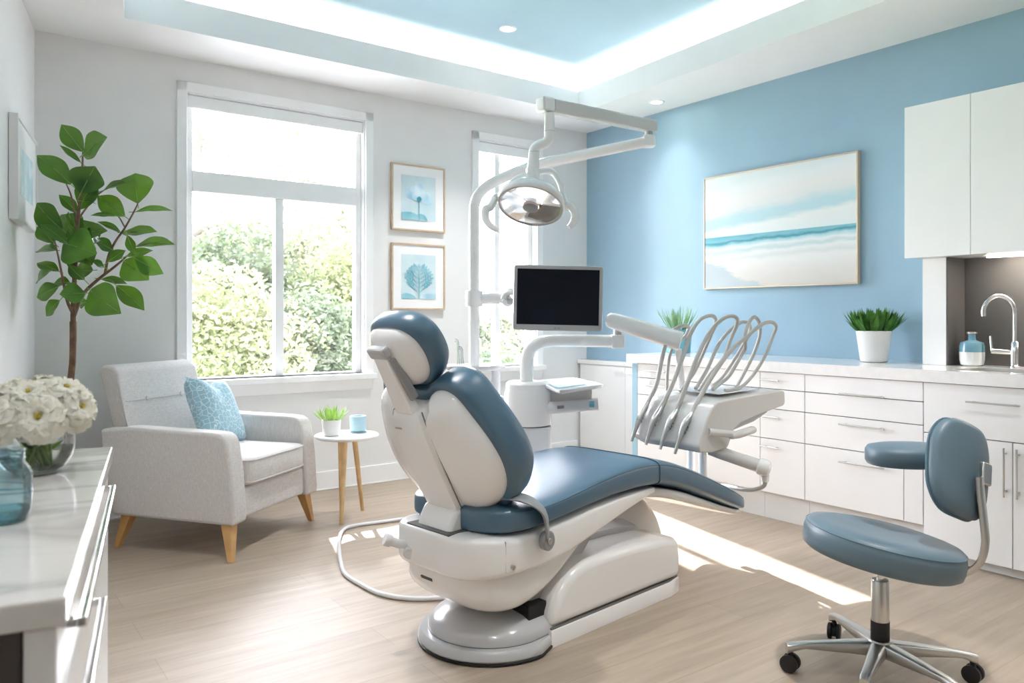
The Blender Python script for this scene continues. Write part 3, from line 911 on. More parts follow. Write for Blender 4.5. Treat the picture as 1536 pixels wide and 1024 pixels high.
def flat(poly, M, y, name, mat, parent):
    mb = MB(M)
    mb.prism(poly, lambda u, v, t: Vector((u, t, v)), y, y + .0006)
    return mb.build(name, mat, parent, smooth=0)

PRW, PRH = .436, .472
def print_frame(z, label):
    M = M_on(W(1.407, 0, z), AX, BX)
    return picture('framed_print', label, 'picture', M, PRW, PRH, .028, .012, 'oak_frame', MAT['print_bg'], .066, 'two botanical prints by the large window'), M
# x runs along AX: seen from the room AX points left, so drawings are laid out with u measured from the right
yb = .0215
t, M = print_frame(1.766, 'upper botanical print with a pale blue open flower on one stem')
pr = t.children[-1]
u0, v0, iw, ih = .078, .078, PRW - .156, PRH - .156
def P2(x, y): return (u0 + (1 - x) * iw, v0 + (1 - y) * ih)      # x,y in the picture from the top left
def blob(cx, cy, rx, ry, n=20, rot=0, wob=.08, seed=1):
    rnd = random.Random(seed); o = []
    for k in range(n):
        a = 2 * PI * k / n; r = 1 + rnd.uniform(-wob, wob)
        x, y = rx * math.cos(a) * r, ry * math.sin(a) * r
        o.append(P2(cx + x * math.cos(rot) - y * math.sin(rot), cy + x * math.sin(rot) + y * math.cos(rot)))
    return o
for k, (cx, cy, rx, ry, rot) in enumerate(((.27, .40, .17, .14, .3), (.50, .32, .16, .15, 0), (.72, .52, .17, .11, .5), (.74, .42, .10, .08, .3), (.40, .47, .15, .10, .5), (.60, .46, .14, .10, -.5))):
    flat(blob(cx, cy, rx, ry, 22, rot, .07, k), M, yb + .0007 * (k + 1), 'petal_shape', 'print_petal', pr)
flat(blob(.50, .52, .07, .055, 16, 0, .1, 9), M, yb + .006, 'flower_heart', 'print_deep', pr)
flat([P2(.492, .55), P2(.508, .55), P2(.505, .99), P2(.487, .99)], M, yb + .0055, 'flower_stem', 'print_deep', pr)
flat([P2(.0, .845), P2(.12, .83), P2(.25, .825), P2(.37, .85), P2(.44, .875), P2(.55, .85), P2(.66, .875), P2(.72, .94), P2(.75, .998), P2(.0, .998)], M, yb + .0045, 'ground_shape', 'print_mid', pr)
t, M = print_frame(1.203, 'lower botanical print with a blue branching sprig')
pr = t.children[-1]
def leafpoly(x0, y0, x1, y1, w):
    dx, dy = x1 - x0, y1 - y0
    L_ = math.hypot(dx, dy); nx, ny = -dy / L_ * w, dx / L_ * w
    pr_ = [(0, .25), (.3, .8), (.6, 1), (.85, .6), (1, 0)]
    return [P2(x0 + dx * s + nx * k, y0 + dy * s + ny * k) for s, k in pr_] + [P2(x0 + dx * s - nx * k, y0 + dy * s - ny * k) for s, k in reversed(pr_[:-1])]
mb = MB(M); yy = yb + .003
def add_flat(poly, k): mb.prism(poly, lambda u, v, t: Vector((u, t, v)), yy + k * .00001, yy + .0006 + k * .00001)
add_flat([P2(.485, .25), P2(.505, .25), P2(.53, .985), P2(.49, .985)], 0)
k = 1
for (y, ln, sp) in ((.86, .42, .36), (.76, .44, .42), (.66, .40, .40), (.56, .33, .34), (.47, .25, .26), (.38, .17, .18)):
    for sgn in (-1, 1):
        x0 = .505; x1 = x0 + sgn * sp; y1 = y - ln * .62
        add_flat(leafpoly(x0, y, x1, y1, .018), k); k += 1
        for f in (.45, .62, .8):
            bx, by = x0 + (x1 - x0) * f, y + (y1 - y) * f
            add_flat(leafpoly(bx, by, bx + sgn * .10, by - .03, .016), k); k += 1
            add_flat(leafpoly(bx, by, bx + sgn * .015, by - .11, .016), k); k += 1
for dx in (-.05, 0, .05):
    add_flat(leafpoly(.495, .34, .495 + dx, .20 + abs(dx), .018), k); k += 1
mb.build('sprig_shape', 'print_mid', pr, smooth=0)
flat([P2(0, .90), P2(.12, .87), P2(.25, .89), P2(.36, .93), P2(.44, .998), P2(0, .998)], M, yb + .0015, 'ground_shape', 'print_mid', pr)
flat([P2(.52, .998), P2(.58, .92), P2(.72, .885), P2(.86, .875), P2(1, .87), P2(1, .998)], M, yb + .0015, 'ground_shape', 'print_petal', pr)

# small picture on the left wall
def LWp(t_, off, z): return M_LEFT @ Vector((t_, off, z))
M = M_on(LWp(.19, 0, 1.585), LX, LN)
picture('framed_picture', 'narrow white framed pale blue picture on the left wall above the counter', 'picture', M, .655, .47, .038, .016, 'white_frame', wash_mat('soft_blue_wash', .3, (.46, .66, .74), (.76, .85, .88)), .11)

MAT['dresser_grey'] = simple('warm_grey_dresser', (.08, .066, .062), .4, var=.02)
# ================================================================== COUNTER ON THE LEFT
CT = .900
def LB(mb_fn): return MB(M_LEFT)
C0, C1, CD = 3.215, 4.098, .509
t = thing('dresser', 'white drawer dresser with a marble top by the left wall, nearest the viewer', 'dresser', LWp((C0 + C1) / 2, .25, 0), math.atan2(LX.y, LX.x))
MB(M_LEFT).box(C0, C1, .004, CD, CT - .026, CT).build('marble_top', 'marble', t, smooth=0, bevel=.0025)
MB(M_LEFT).box(C0 + .012, C1 - .012, .006, CD - .040, .06, CT - .0265).build('carcass', 'dresser_grey', t, smooth=0)
MB(M_LEFT).box(C0 + .03, C1 - .03, .02, CD - .09, 0, .06).build('plinth', 'plastic_grey', t, smooth=0)
MB(M_LEFT).box(C1 - .012, C1 - .004, CD - .075, CD - .036, .06, CT - .027).build('front_stile', 'dresser_grey', t, smooth=0, bevel=.001)
xf = CD - .008

for z0, z1, hh in ((.796, .872, (3.42, 4.055, .861)), (.42, .794, (3.70, 4.065, .765)), (.065, .418, None)):
    d = MB(M_LEFT).box(C0 + .006, C1 - .006, CD - .034, xf, z0, z1).build('drawer', 'cab', t, smooth=0, bevel=.0015)
    if not hh: continue
    h0, h1, zh = hh
    mb = MB(M_LEFT)
    mb.box(h0, h1, xf + .012, xf + .021, zh - .0045, zh + .0045)
    for a in (h0, h1 - .010): mb.box(a, a + .010, xf, xf + .013, zh - .004, zh + .004)
    mb.build('handle', 'chrome', d, smooth=0, bevel=.0012)

# blue glass jar
jc = onz(4, 782, CT); jc.z = 0
t = thing('glass_jar', 'blue tinted glass jar with a threaded neck at the front of the marble top', 'jar', (jc.x, jc.y, CT))
outer = [(.020, .0008), (.027, .002), (.0315, .010), (.0335, .022), (.034, .040), (.0335, .064), (.031, .074), (.026, .080), (.0245, .084), (.0262, .0865), (.0245, .089), (.0262, .0915), (.0245, .094), (.0252, .098)]
MB().lathe([(r * .92, z * .88 + CT) for r, z in outer], jc, 40, cap1=False).build('jar_wall', 'blue_glass', t)
MB().lathe([(.0225, CT + .0852), (.0241, CT + .0865), (.0225, CT + .0878)], jc, 32, cap0=False, cap1=False).build('rim', 'blue_glass', t)
MB().lathe([(.017, .002), (.0255, .0055), (.0285, .0125), (.0275, .016), (.009, .0125)], jc + Vector((0, 0, CT)), 40).build('jar_base', 'teal_glass', t)
mb = MB()
for zz in (.036, .043): mb.tube([jc + Vector((.0318 * math.cos(a), .0318 * math.sin(a), CT + zz + .0035 * math.sin(a * 1.0 + zz * 90))) for a in [2 * PI * k / 40 for k in range(41)]], .0007, 6, caps=False)
mb.build('glass_swirl', 'teal_glass', t)

# vase with white flowers
vc = onz(43, 713, CT); vc.z = 0
vc = vc + Vector((-.002, .020, 0))
VR = .066
def vz(z): return CT + z
vt = thing('flower_vase', 'round clear glass vase of white flowers on the marble top', 'vase', (vc.x, vc.y, CT))
VK = .86
vp = [(r * VK, h * VK if h > .001 else h) for r, h in [(.028, .0008), (.036, .002), (.050, .012), (.061, .030), (.066, .055), (.063, .080), (.054, .100), (.048, .108)]]
MB().lathe([(r, vz(z)) for r, z in vp], vc, 48, cap1=False).build('bowl', 'glass', vt)
MB().lathe([(r * VK, h * VK) for r, h in [(.010, .006), (.046, .012), (.0575, .030), (.0612, .045), (.0605, .0452), (.001, .0452)]], vc + Vector((0, 0, CT)), 40).build('water', 'water', vt)
MB().lathe([(.0405, vz(.092)), (.042, vz(.0937)), (.0405, vz(.0955))], vc, 40, cap0=False, cap1=False).build('rim', 'glass', vt)
MB().lathe([(r * VK, h * VK) for r, h in [(.008, .002), (.034, .0035), (.046, .0105), (.008, .0085)]], vc + Vector((0, 0, CT)), 40).build('thick_base', 'glass', vt)

def flower(center, n, rad, label, eye='pollen', seed=0, group='white flowers in the round vase'):
    rnd = random.Random(seed)
    n = n.normalized()
    u = n.orthogonal().normalized(); w = n.cross(u)
    t = thing('white_flower', label, 'flower', center, 0, group)
    mb = MB()
    for L_, (np_, rk, lift, wk) in enumerate(((9, 1.0, -.10, .50), (8, .90, .16, .50), (7, .72, .42, .46), (5, .48, .62, .40))):
        rr = rad * rk
        for k in range(np_):
            a = 2 * PI * (k + .5 * (L_ % 2) + rnd.uniform(-.12, .12)) / np_
            r_ = rr * rnd.uniform(.92, 1.08)
            wd = rr * wk * rnd.uniform(.92, 1.12)
            d = u * math.cos(a) + w * math.sin(a); s_ = n.cross(d)
            ph = rnd.uniform(0, 6)
            rows_ = []
            for i in range(8):
                f = i / 7
                hw = wd * (.20 + 1.05 * math.sin(min(1, f * 1.02) * PI * .60)) * (.80 if i == 7 else 1)
                hgt = rr * (lift * math.sin(f * PI * .55) + .16 * math.sin(f * PI) - .22 * f ** 3 * (1 - .2 * L_)) + .0012 * L_
                row = []
                for j in range(9):
                    g = (j - 4) / 4
                    notch = (1 - .16 * g * g) if i < 7 else (1 - .20 * g * g + .035 * math.cos(j * 2.2 + ph))
                    ruff = rr * .05 * math.sin(ph + j * 1.7 + f * 2) * f * f
                    row.append(center + d * (r_ * f * notch) + s_ * hw * g + n * (hgt + .22 * g * g * hw + ruff))
                rows_.append(row)
            mb.add([p for r in rows_ for p in r], [(i * 9 + j, i * 9 + j + 1, (i + 1) * 9 + j + 1, (i + 1) * 9 + j) for i in range(7) for j in range(8)])
    mb.build('petals', 'petal', t, smooth=180)
    mb = MB(Matrix.Translation(center + n * rad * .10) @ n.to_track_quat('Z', 'Y').to_matrix().to_4x4())
    e = rad * (.095 if eye == 'pollen' else .17)
    mb.lathe([(e * .6, .000), (e, .004), (e * .85, .008), (e * .4, .010)], n=14)
    for k in range(14):
        a = rnd.uniform(0, 6.28); r_ = e * rnd.uniform(.3, 1.2)
        mb.rod((r_ * math.cos(a) * .6, r_ * math.sin(a) * .6, .005), (r_ * math.cos(a), r_ * math.sin(a), .012), .0009, .0013, 5)
    mb.build('flower_eye', eye, t)
    return t
def stem_to(t, center, foot, k):
    mid_ = (center * .45 + foot * .55) + Vector((0, 0, -.006))
    neck = Vector((vc.x + (center.x - vc.x) * .35, vc.y + (center.y - vc.y) * .35, CT + .092))
    MB().tube([center - (center - neck).normalized() * .002, neck, foot], [.0022, .0024, .0022], 7, smooth=5).build('stem', 'stem', t)
bc = Vector((vc.x - .004, vc.y, CT + .082))
fl = [
    (Vector((-.034, -.070, .012)), Vector((-.25, -.95, .25)), .047, 'large white flower with a green-yellow eye facing forward at the front left of the bouquet', 'pollen_green'),
    (Vector((.045, -.052, .014)), Vector((.35, -.85, .35)), .047, 'large white flower with a yellow eye at the front right of the bouquet', 'pollen'),
    (Vector((.086, .010, .026)), Vector((.9, -.25, .35)), .042, 'white flower at the right rim of the bouquet, turned towards the armchair', 'pollen'),
    (Vector((.012, -.030, .052)), Vector((.1, -.45, .95)), .044, 'white flower lying on top of the bouquet between the two front flowers', 'pollen'),
    (Vector((.058, .012, .058)), Vector((.5, -.2, .95)), .043, 'white flower at the upper right of the bouquet', 'pollen'),
    (Vector((-.045, -.010, .056)), Vector((-.4, -.3, .95)), .045, 'white flower at the upper left of the bouquet', 'pollen_green'),
    (Vector((-.090, -.035, .022)), Vector((-.9, -.4, .35)), .044, 'white flower at the left rim of the bouquet, cut by the photo edge', 'pollen'),
    (Vector((.010, .045, .062)), Vector((.1, .4, .95)), .044, 'white flower at the top back of the bouquet', 'pollen'),
    (Vector((.066, .062, .030)), Vector((.6, .7, .4)), .040, 'white flower at the back right of the bouquet', 'pollen'),
    (Vector((-.070, .050, .030)), Vector((-.6, .7, .4)), .042, 'white flower at the back left of the bouquet', 'pollen'),
]
for k, (o_, n_, r_, lab, eye) in enumerate(fl):
    c = bc + o_ * .76
    t = flower(c, n_, r_ * .88, lab, eye, 11 + k)
    a = k * 2.4
    stem_to(t, c - n_.normalized() * .004, Vector((vc.x + .023 * math.cos(a), vc.y + .023 * math.sin(a), CT + .011)), k)

def leaf(mb, base, tip, width, nrm, fold=.25, droop=.1, st=8, sharp=0.):
    """one leaf: 5 verts across, folded along its midrib"""
    ax = tip - base; L_ = ax.length; ax = ax / L_
    s_ = ax.cross(nrm).normalized(); n_ = s_.cross(ax).normalized()
    rows_ = []
    for i in range(st + 1):
        f = i / st
        w = width * .5 * (max(0, math.sin(PI * min(1, (f * .94 + .03) ** .82)))) ** .8
        if sharp: w = width * .56 * max(0, math.sin(PI * min(1, (f * .97 + .02) ** 1.06))) ** .85 * (1 - .45 * f ** 5)
        if i == st: w = width * .012
        c = base + ax * L_ * f + n_ * (droop * L_ * (4 * f * (1 - f)) * .5)
        rows_.append([c + s_ * w * g + n_ * (abs(g) * w * fold) + n_ * (.05 * w * math.sin(f * 14 + g * 3)) for g in (-1, -.5, 0, .5, 1)])
    mb.add([p for r in rows_ for p in r], [(i * 5 + j, i * 5 + j + 1, (i + 1) * 5 + j + 1, (i + 1) * 5 + j) for i in range(st) for j in range(4)])

# greenery in the vase
rnd = random.Random(5)
mb = MB()
for k in range(22):
    a = 2 * PI * k / 22 + rnd.uniform(-.1, .1)
    r0 = rnd.uniform(.004, .02); r1 = rnd.uniform(.026, .042)
    z1 = rnd.uniform(.045, .085)
    b = Vector((vc.x + r0 * math.cos(a + 2.5), vc.y + r0 * math.sin(a + 2.5), CT + .014)); e = Vector((vc.x + r1 * math.cos(a), vc.y + r1 * math.sin(a), CT + z1))
    leaf(mb, b, e, .014, Vector((math.cos(a), math.sin(a), .4)), .2, -.05, 5)
for k in range(9):
    a = 2 * PI * k / 9 + .4
    b = Vector((vc.x + .03 * math.cos(a), vc.y + .03 * math.sin(a), CT + .080)); e = Vector((vc.x + .066 * math.cos(a), vc.y + .066 * math.sin(a), CT + .098))
    leaf(mb, b, e, .022, Vector((math.cos(a) * .3, math.sin(a) * .3, 1)), .2, .1, 5)
mb.build('greenery', 'grass', vt)

# ================================================================== LEAFY TREE IN THE CORNER
TX = onz(107, 832, 0)
tt = thing('potted_tree', 'tall potted indoor tree with large glossy green leaves in the left corner', 'plant', TX)
MB().lathe([(.085, .0), (.105, .01), (.135, .25), (.14, .27), (.128, .272), (.122, .245)], TX, 36).build('pot', 'ceramic', tt)
MB().lathe([(.121, .24), (.06, .25), (.02, .252)], TX, 24, cap0=True).build('soil', 'soil', tt)
D0 = TX.y
def tp(x, y, dd=0): return at(x / 3.2, 160 + y / 3.2, D0 + dd)
mb = MB()
tr = [TX + Vector((0, 0, .24)), at(108, 700, D0), at(104, 600, D0 - .01), at(109, 540, D0), at(110, 482, D0)]
mb.tube(tr, [.019, .017, .0155, .015, .0165], 12, smooth=6)
mb.build('trunk', 'bark', tt)
mb = MB()
def branch(pts, r0, r1):
    P_ = [tp(*p) for p in pts]; n = len(P_)
    mb.tube(P_, [r0 + (r1 - r0) * i / (n - 1) for i in range(n)], 8, smooth=5)
branch([(352, 1030), (352, 960, -.01), (362, 740, -.03), (372, 560, -.02), (385, 430, 0), (395, 290, .01), (398, 215, .02)], .0135, .0035)
branch([(352, 1010), (400, 900, .06), (470, 830, .10), (560, 760, .12), (610, 715, .13)], .0105, .004)
branch([(505, 800, .11), (520, 720, .09), (552, 650, .08), (600, 580, .06), (650, 490, .05), (664, 455, .05)], .0075, .003)
branch([(350, 990), (322, 930, -.06), (300, 820, -.10), (280, 720, -.12), (262, 640, -.12)], .0085, .003)
branch([(370, 580, -.02), (345, 440, -.06), (318, 370, -.08)], .005, .003)
branch([(375, 540, -.02), (450, 440, .06), (500, 400, .10)], .005, .003)
branch([(600, 580, .06), (575, 535, .1), (560, 520, .12)], .004, .0025)
mb.build('branches', 'bark', tt)
LV = [((398, 215), (297, 88), .46), ((400, 230), (512, 148), .52), ((388, 268), (288, 185), .22), ((340, 372), (163, 234), .42), ((388, 415), (455, 288), .95),
      ((372, 512), (284, 424), .40), ((385, 490), (480, 335), .45), ((300, 590), (145, 462), .52), ((598, 525), (470, 430), .46), ((498, 402), (613, 368), .38),
      ((662, 462), (650, 322), .75), ((650, 505), (826, 500), .24), ((588, 603), (750, 600), .34), ((650, 672), (836, 662), .30), ((612, 618), (650, 705), .42),
      ((608, 718), (732, 690), .42), ((650, 728), (782, 800), .44), ((596, 738), (712, 830), .56), ((486, 828), (608, 850), .36), ((560, 858), (690, 975), .40),
      ((434, 880), (578, 990), .54), ((306, 655), (462, 705), .62), ((322, 655), (195, 566), .36), ((262, 655), (130, 574), .48), ((270, 690), (132, 692), .34),
      ((282, 790), (152, 750), .30), ((237, 793), (135, 838), .55), ((282, 862), (155, 914), .42), ((287, 930), (222, 1004), .66), ((408, 895), (288, 900), .70),
      ((446, 785), (362, 790), .65), ((545, 690), (452, 640), .62), ((520, 745), (602, 690), .55), ((560, 525), (438, 522), .30), ((580, 605), (470, 553), .26),
      ((372, 640), (296, 520), .62), ((375, 610), (514, 596), .52), ((405, 830), (330, 755), .50), ((335, 845), (258, 850), .50), ((450, 660), (398, 545), .6),
      ((370, 590), (330, 505), .5), ((400, 455), (462, 468), .35), ((474, 425), (440, 380), .4), ((375, 700), (440, 760), .6), ((330, 700), (280, 620), .5),
      ((365, 760), (310, 720), .6), ((480, 640), (420, 590), .55), ((420, 935), (385, 950), .45), ((500, 770), (440, 740), .5), ((380, 650), (330, 590), .6)]
mb = MB(); mr = MB(); rnd = random.Random(3)
for k, (b, e, wr) in enumerate(LV):
    db = rnd.uniform(-.05, .05) + (.08 if b[0] > 480 else -.05 if b[0] < 330 else 0); de = db + rnd.uniform(-.10, .06)
    if k in (21, 20, 29): db, de = -.08, -.16
    if e[0] < 180: de = max(-.02, db - .02)
    B_, E_ = tp(*b, db), tp(*e, de)
    for q_ in (B_, E_):
        g_ = (q_ - LCORNER).dot(LN)
        if g_ < .075: q_ += LN * (.075 - g_)
    ax = (E_ - B_); E_ = E_ + ax * .02; L_ = (E_ - B_).length
    nr = Vector((rnd.uniform(-.45, .45), -.80, rnd.uniform(.1, .75)))
    if wr < .4: nr = Vector((rnd.uniform(-.3, .3), -.72, .75))
    dp = rnd.uniform(.0, .20)
    leaf(mb, B_, E_, L_ * wr * 1.22, nr, .20, dp, 14, sharp=1.)
    axn = (E_ - B_).normalized(); s_ = axn.cross(nr).normalized(); n_ = s_.cross(axn).normalized()
    if n_.dot(nr) < 0: n_ = -n_
    for sg in (1,):
        mr.tube([B_ - axn * .03] + [B_ + axn * L_ * f + (s_.cross(axn).normalized()) * (dp * L_ * (4 * f * (1 - f)) * .5) - Vector((0, .0012, 0)) for f in (0, .2, .4, .6, .8, .97)], [.0022, .0022, .0020, .0018, .0015, .0011, .0006], 5, smooth=2)
mb.build('leaves', 'fiddle', tt, smooth=70)
mr.build('leaf_midribs', 'midrib', tt, props={'kind': 'stuff'})

# ================================================================== ARMCHAIR
AR = R(-16)
ac = thing('armchair', 'light grey linen armchair with angled oak legs under the large window', 'armchair', (-1.568, 4.13, 0), AR)
MA = ac.matrix_basis
def side_poly():
    return [(-.325, .168), (.372, .160), (.376, .20), (.362, .40), (.338, .545), (.320, .578), (.290, .592), (.24, .597), (-.10, .603), (-.23, .606), (-.40, .59), (-.392, .50), (-.36, .33)]
for y0, y1 in ((-.385, -.275), (.275, .385)):
    mb = MB(MA); mb.prism(side_poly(), lambda u, v, t: Vector((u, t + (.012 if (t > 0) == (v > .5) else -.0) * 0, v)), y0, y1)
    mb.build('arm', 'linen', ac, bevel=.016, seg=4)
# back
prof = [(-.32, .17), (-.405, .59), (-.462, .865), (-.452, .897), (-.425, .908), (-.375, .895), (-.345, .865), (-.285, .62), (-.225, .43), (-.20, .17)]
mb = MB(MA); mb.prism(prof, lambda u, v, t: Vector((u, (-.03 + t * (.318 - .022 * max(0, (v - .6) / .3))) if v > .6 else t * .2745, v)) if v > .6 else Vector((u, t * .2745, v)), -1, 1)
bk = mb.build('backrest', 'linen', ac, bevel=.022, seg=4)
mb = MB(MA)
for y in (-.16, .10):
    mb.lathe([(.004, .004), (.011, .003), (.012, 0), (.011, -.003)], M=Matrix.Translation((-.309, y, .725)) @ Vector((1, 0, .25)).to_track_quat('Z', 'Y').to_matrix().to_4x4(), n=14)
mb.build('tuft_button', 'linen', bk)
mb = MB(MA); mb.tube([(-.3085, -.31, .724), (-.3065, -.03, .7225), (-.3085, .25, .724)], .0022, 6, smooth=4); mb.build('tuft_seam', 'linen', bk)
MB(MA).box(-.30, .352, -.276, .276, .17, .318).build('seat_base', 'linen', ac, smooth=30, bevel=.015, seg=3)
ol = ccw(sup(.325, .270, 9, 64, .058, 0))
MB(MA).pad(ol, [(.02, .325), (.006, .331), (0, .345), (0, .435), (.006, .449), (.02, .456)], lambda u, v, h: Vector((u, v, h)), dome=.020, rings=6).build('seat_cushion', 'linen', ac, smooth=60)
mb = MB(MA)
for zz in (.341, .447):
    l = [Vector((u, v, zz)) for u, v in sup(.326, .271, 9, 64, .058, 0)]; mb.tube(l + [l[0]], .0035, 6, caps=False)
mb.build('piping', 'linen', [c for c in ac.children if c.name.startswith('seat_cushion')][0])
for top, foot in (((.315, -.335), (.377, -.405)), ((-.275, -.315), (-.315, -.36)), ((.315, .325), (.345, .365)), ((-.275, .315), (-.315, .36))):
    mb = MB(MA)
    def sq(c, h, z): return [Vector((c[0] + a * h, c[1] + b * h, z)) for a, b in ((-1, -1), (1, -1), (1, 1), (-1, 1))]
    mb.rings([sq(foot, .013, 0), sq(top, .029, .172)]); mb.build('leg', 'oak', ac, smooth=0, bevel=.003)
# pillow
M = MA @ Matrix.Translation((-.045, .045, .640)) @ Matrix.Rotation(R(13), 4, 'Z') @ Matrix.Rotation(R(-24), 4, 'Y') @ Matrix.Rotation(R(-8), 4, 'X')
t = thing('cushion', 'square blue cushion with a white crackle print leaning in the grey armchair', 'cushion'); t.matrix_basis = M
n = 14; vs = []; fs = []
for side in (1, -1):
    for i in range(n + 1):
        for j in range(n + 1):
            u, v = i / n * 2 - 1, j / n * 2 - 1
            pinch = 1 - .07 * (1 - u * u) * 0 - .075 * ((1 - v * v) * abs(u) ** 3)
            pin2 = 1 - .075 * ((1 - u * u) * abs(v) ** 3)
            th = .072 * ((1 - u ** 4) * (1 - v ** 4)) ** .5 
            if v > 0: th *= 1 - .45 * math.exp(-(u * 3.2) ** 2) * v          # a chop in the top edge
            zz = v * .195 * pin2 - (.045 * math.exp(-(u * 3) ** 2) * max(0, v) ** 2)
            vs.append(M @ Vector((side * th, u * .20 * pinch, zz)))
    o = 0 if side == 1 else (n + 1) ** 2
    for i in range(n):
        for j in range(n):
            fs.append((o + i * (n + 1) + j, o + (i + 1) * (n + 1) + j, o + (i + 1) * (n + 1) + j + 1, o + i * (n + 1) + j + 1))
mb = MB(); mb.add(vs, fs); o = mb.build('cushion_cover', 'pillow', t, smooth=80)

# ================================================================== SIDE TABLE
tc_ = Vector((-.958, 4.47, 0)); ZTB = .474
t = thing('side_table', 'small round white side table on slim wooden legs beside the armchair', 'table', tc_)
MB().lathe([(.168, ZTB - .019), (.180, ZTB - .012), (.182, ZTB - .005), (.179, ZTB)], tc_ + Vector((.006, 0, 0)), 48).build('table_top', 'ceramic', t)
for foot, top in (((-.948, 4.305), (-.945, 4.385)), ((-.890, 4.618), (-.925, 4.545)), ((-1.012, 4.600), (-1.005, 4.545))):
    MB().rod((*foot, 0), (*top, ZTB - .018), .0115, .0165, 12).build('leg', 'ash', t)
def grass_plant(name, label, c, z, pot_prof, pot_mat, blades, blen, bw, mat, group, spread=1., pot_part='pot', seed=1, rim=.03, stiff=.4, upz=1.):
    t = thing(name, label, 'plant', (c.x, c.y, z), 0, group)
    MB().lathe([(r, z + h) for r, h in pot_prof], (c.x, c.y, 0), 32).build(pot_part, pot_mat, t)
    zt = z + max(h for r, h in pot_prof) - .006
    rnd = random.Random(seed); mb = MB()
    for k in range(blades):
        a = rnd.uniform(0, 2 * PI); r = rim * math.sqrt(rnd.random())
        tilt = spread * (r / rim) * rnd.uniform(.5, 1.1) + rnd.uniform(0, .15)
        b = Vector((c.x + r * math.cos(a), c.y + r * math.sin(a), zt - .004))
        L_ = blen * rnd.uniform(.65, 1.05)
        d = Vector((math.cos(a) * math.sin(tilt), math.sin(a) * math.sin(tilt), math.cos(tilt) * upz))
        e = b + d * L_ - Vector((0, 0, stiff * .1 * L_ * tilt))
        leaf(mb, b, e, bw, Vector((math.cos(a), math.sin(a), .8)), .3, stiff * .25, 4)
    mb.build('foliage', mat, t, smooth=70)
    return t
grass_plant('potted_grass', 'little tufted green plant in a white pot on the side table', onz(497, 653, ZTB), ZTB + .0006,
            [(.040, 0), (.046, .003), (.054, .085), (.055, .09), (.050, .0905), (.049, .08)], 'ceramic', 70, .10, .011, 'grass', None, .75, rim=.045, seed=2)
cc = onz(537, 648, ZTB)
t = thing('saucer', 'pale blue saucer under the cup on the side table', 'saucer', (cc.x, cc.y, ZTB))
MB().lathe([(.035, ZTB + .0006), (.052, ZTB + .004), (.054, ZTB + .007), (.040, ZTB + .0062)], (cc.x, cc.y, 0), 36).build('saucer_plate', 'ceramic_blue', t)
t = thing('cup', 'pale blue straight-sided cup on its saucer on the side table', 'cup', (cc.x, cc.y, ZTB + .007))
z = ZTB + .0072
MB().lathe([(.040, z), (.046, z + .004), (.0475, z + .085), (.0465, z + .089), (.034, z + .089), (.032, z + .083), (.030, z + .03)], (cc.x, cc.y, 0), 36).build('cup_wall', 'ceramic_blue', t)

# plants on the worktop
p = W(.192, 2.61, ZW)
t = grass_plant('potted_shrub', 'compact dark green plant in a tapered white pot beside the upright panel', p, ZW + .0006,
            [(.062, 0), (.070, .004), (.092, .165), (.093, .172), (.086, .173), (.084, .16)], 'ceramic', 280, .142, .022, 'shrub', None, .68, rim=.082, seed=4, stiff=.1)
p = W(.215, 1.205, ZW)
grass_plant('potted_spike_plant', 'spiky pale green plant in a teal pot at the window end of the worktop', p, ZW + .0006,
            [(.075, 0), (.082, .005), (.092, .155), (.093, .16), (.086, .161), (.084, .15)], 'ceramic_teal', 55, .20, .015, 'grass_pale', None, .72, rim=.055, seed=6, stiff=.3)

# ================================================================== DENTAL CHAIR
dc = thing('dental_chair', 'blue and white dental treatment chair in the middle of the room', 'dental chair', (-.078, 2.80, 0), R(44.1))
MC = dc.matrix_basis
def sect(x, hw, zb, zt, e=5., n=40):
    cz, hz = (zb + zt) / 2, (zt - zb) / 2
    return [Vector((x, y, z)) for y, z in sup(hw, hz, e, n, 0, cz)]
def loft_x(st, e=5., n=40, k=4):
    """stations (x, hw, zb, zt), smoothed"""
    P_ = [Vector((a, b, c)) for a, b, c, d in st]; Q_ = [Vector((a, d, 0)) for a, b, c, d in st]
    P_ = spline(P_, k); Q_ = spline(Q_, k)
    return [sect(p.x, p.y, p.z, q.y, e, n) for p, q in zip(P_, Q_)]
# floor plate
def stadium(r, x1, w, n=28):
    o = [(r * math.cos(a), r * math.sin(a)) for a in [PI / 2 + PI * k / n for k in range(n + 1)]]
    return ccw(o + [(x1, -w), (x1, w)])
MB(MC).pad(stadium(.262, .10, .224), [(.004, .0006), (0, .003), (0, .010), (.004, .013)], lambda u, v, h: Vector((u, v, h)), rings=2).build('rubber_skirt', 'black', dc)
pl = MB(MC).pad(stadium(.262, .10, .222), [(.003, .013), (0, .018), (.003, .036), (.014, .046)], lambda u, v, h: Vector((u, v, h)), rings=2).build('base_plate', 'plastic_grey', dc)
MB(MC).pad(stadium(.222, .29, .200), [(.0, .044), (0, .049)], lambda u, v, h: Vector((u, v, h)), rings=1).build('cover_joint', 'seam_dark', pl)
MB(MC).pad(stadium(.224, .29, .202), [(.0, .049), (0, .066), (.008, .080), (.03, .098), (.07, .113)], lambda u, v, h: Vector((u, v, h)), dome=.012, rings=4).build('base_cover', 'plastic_grey', dc)
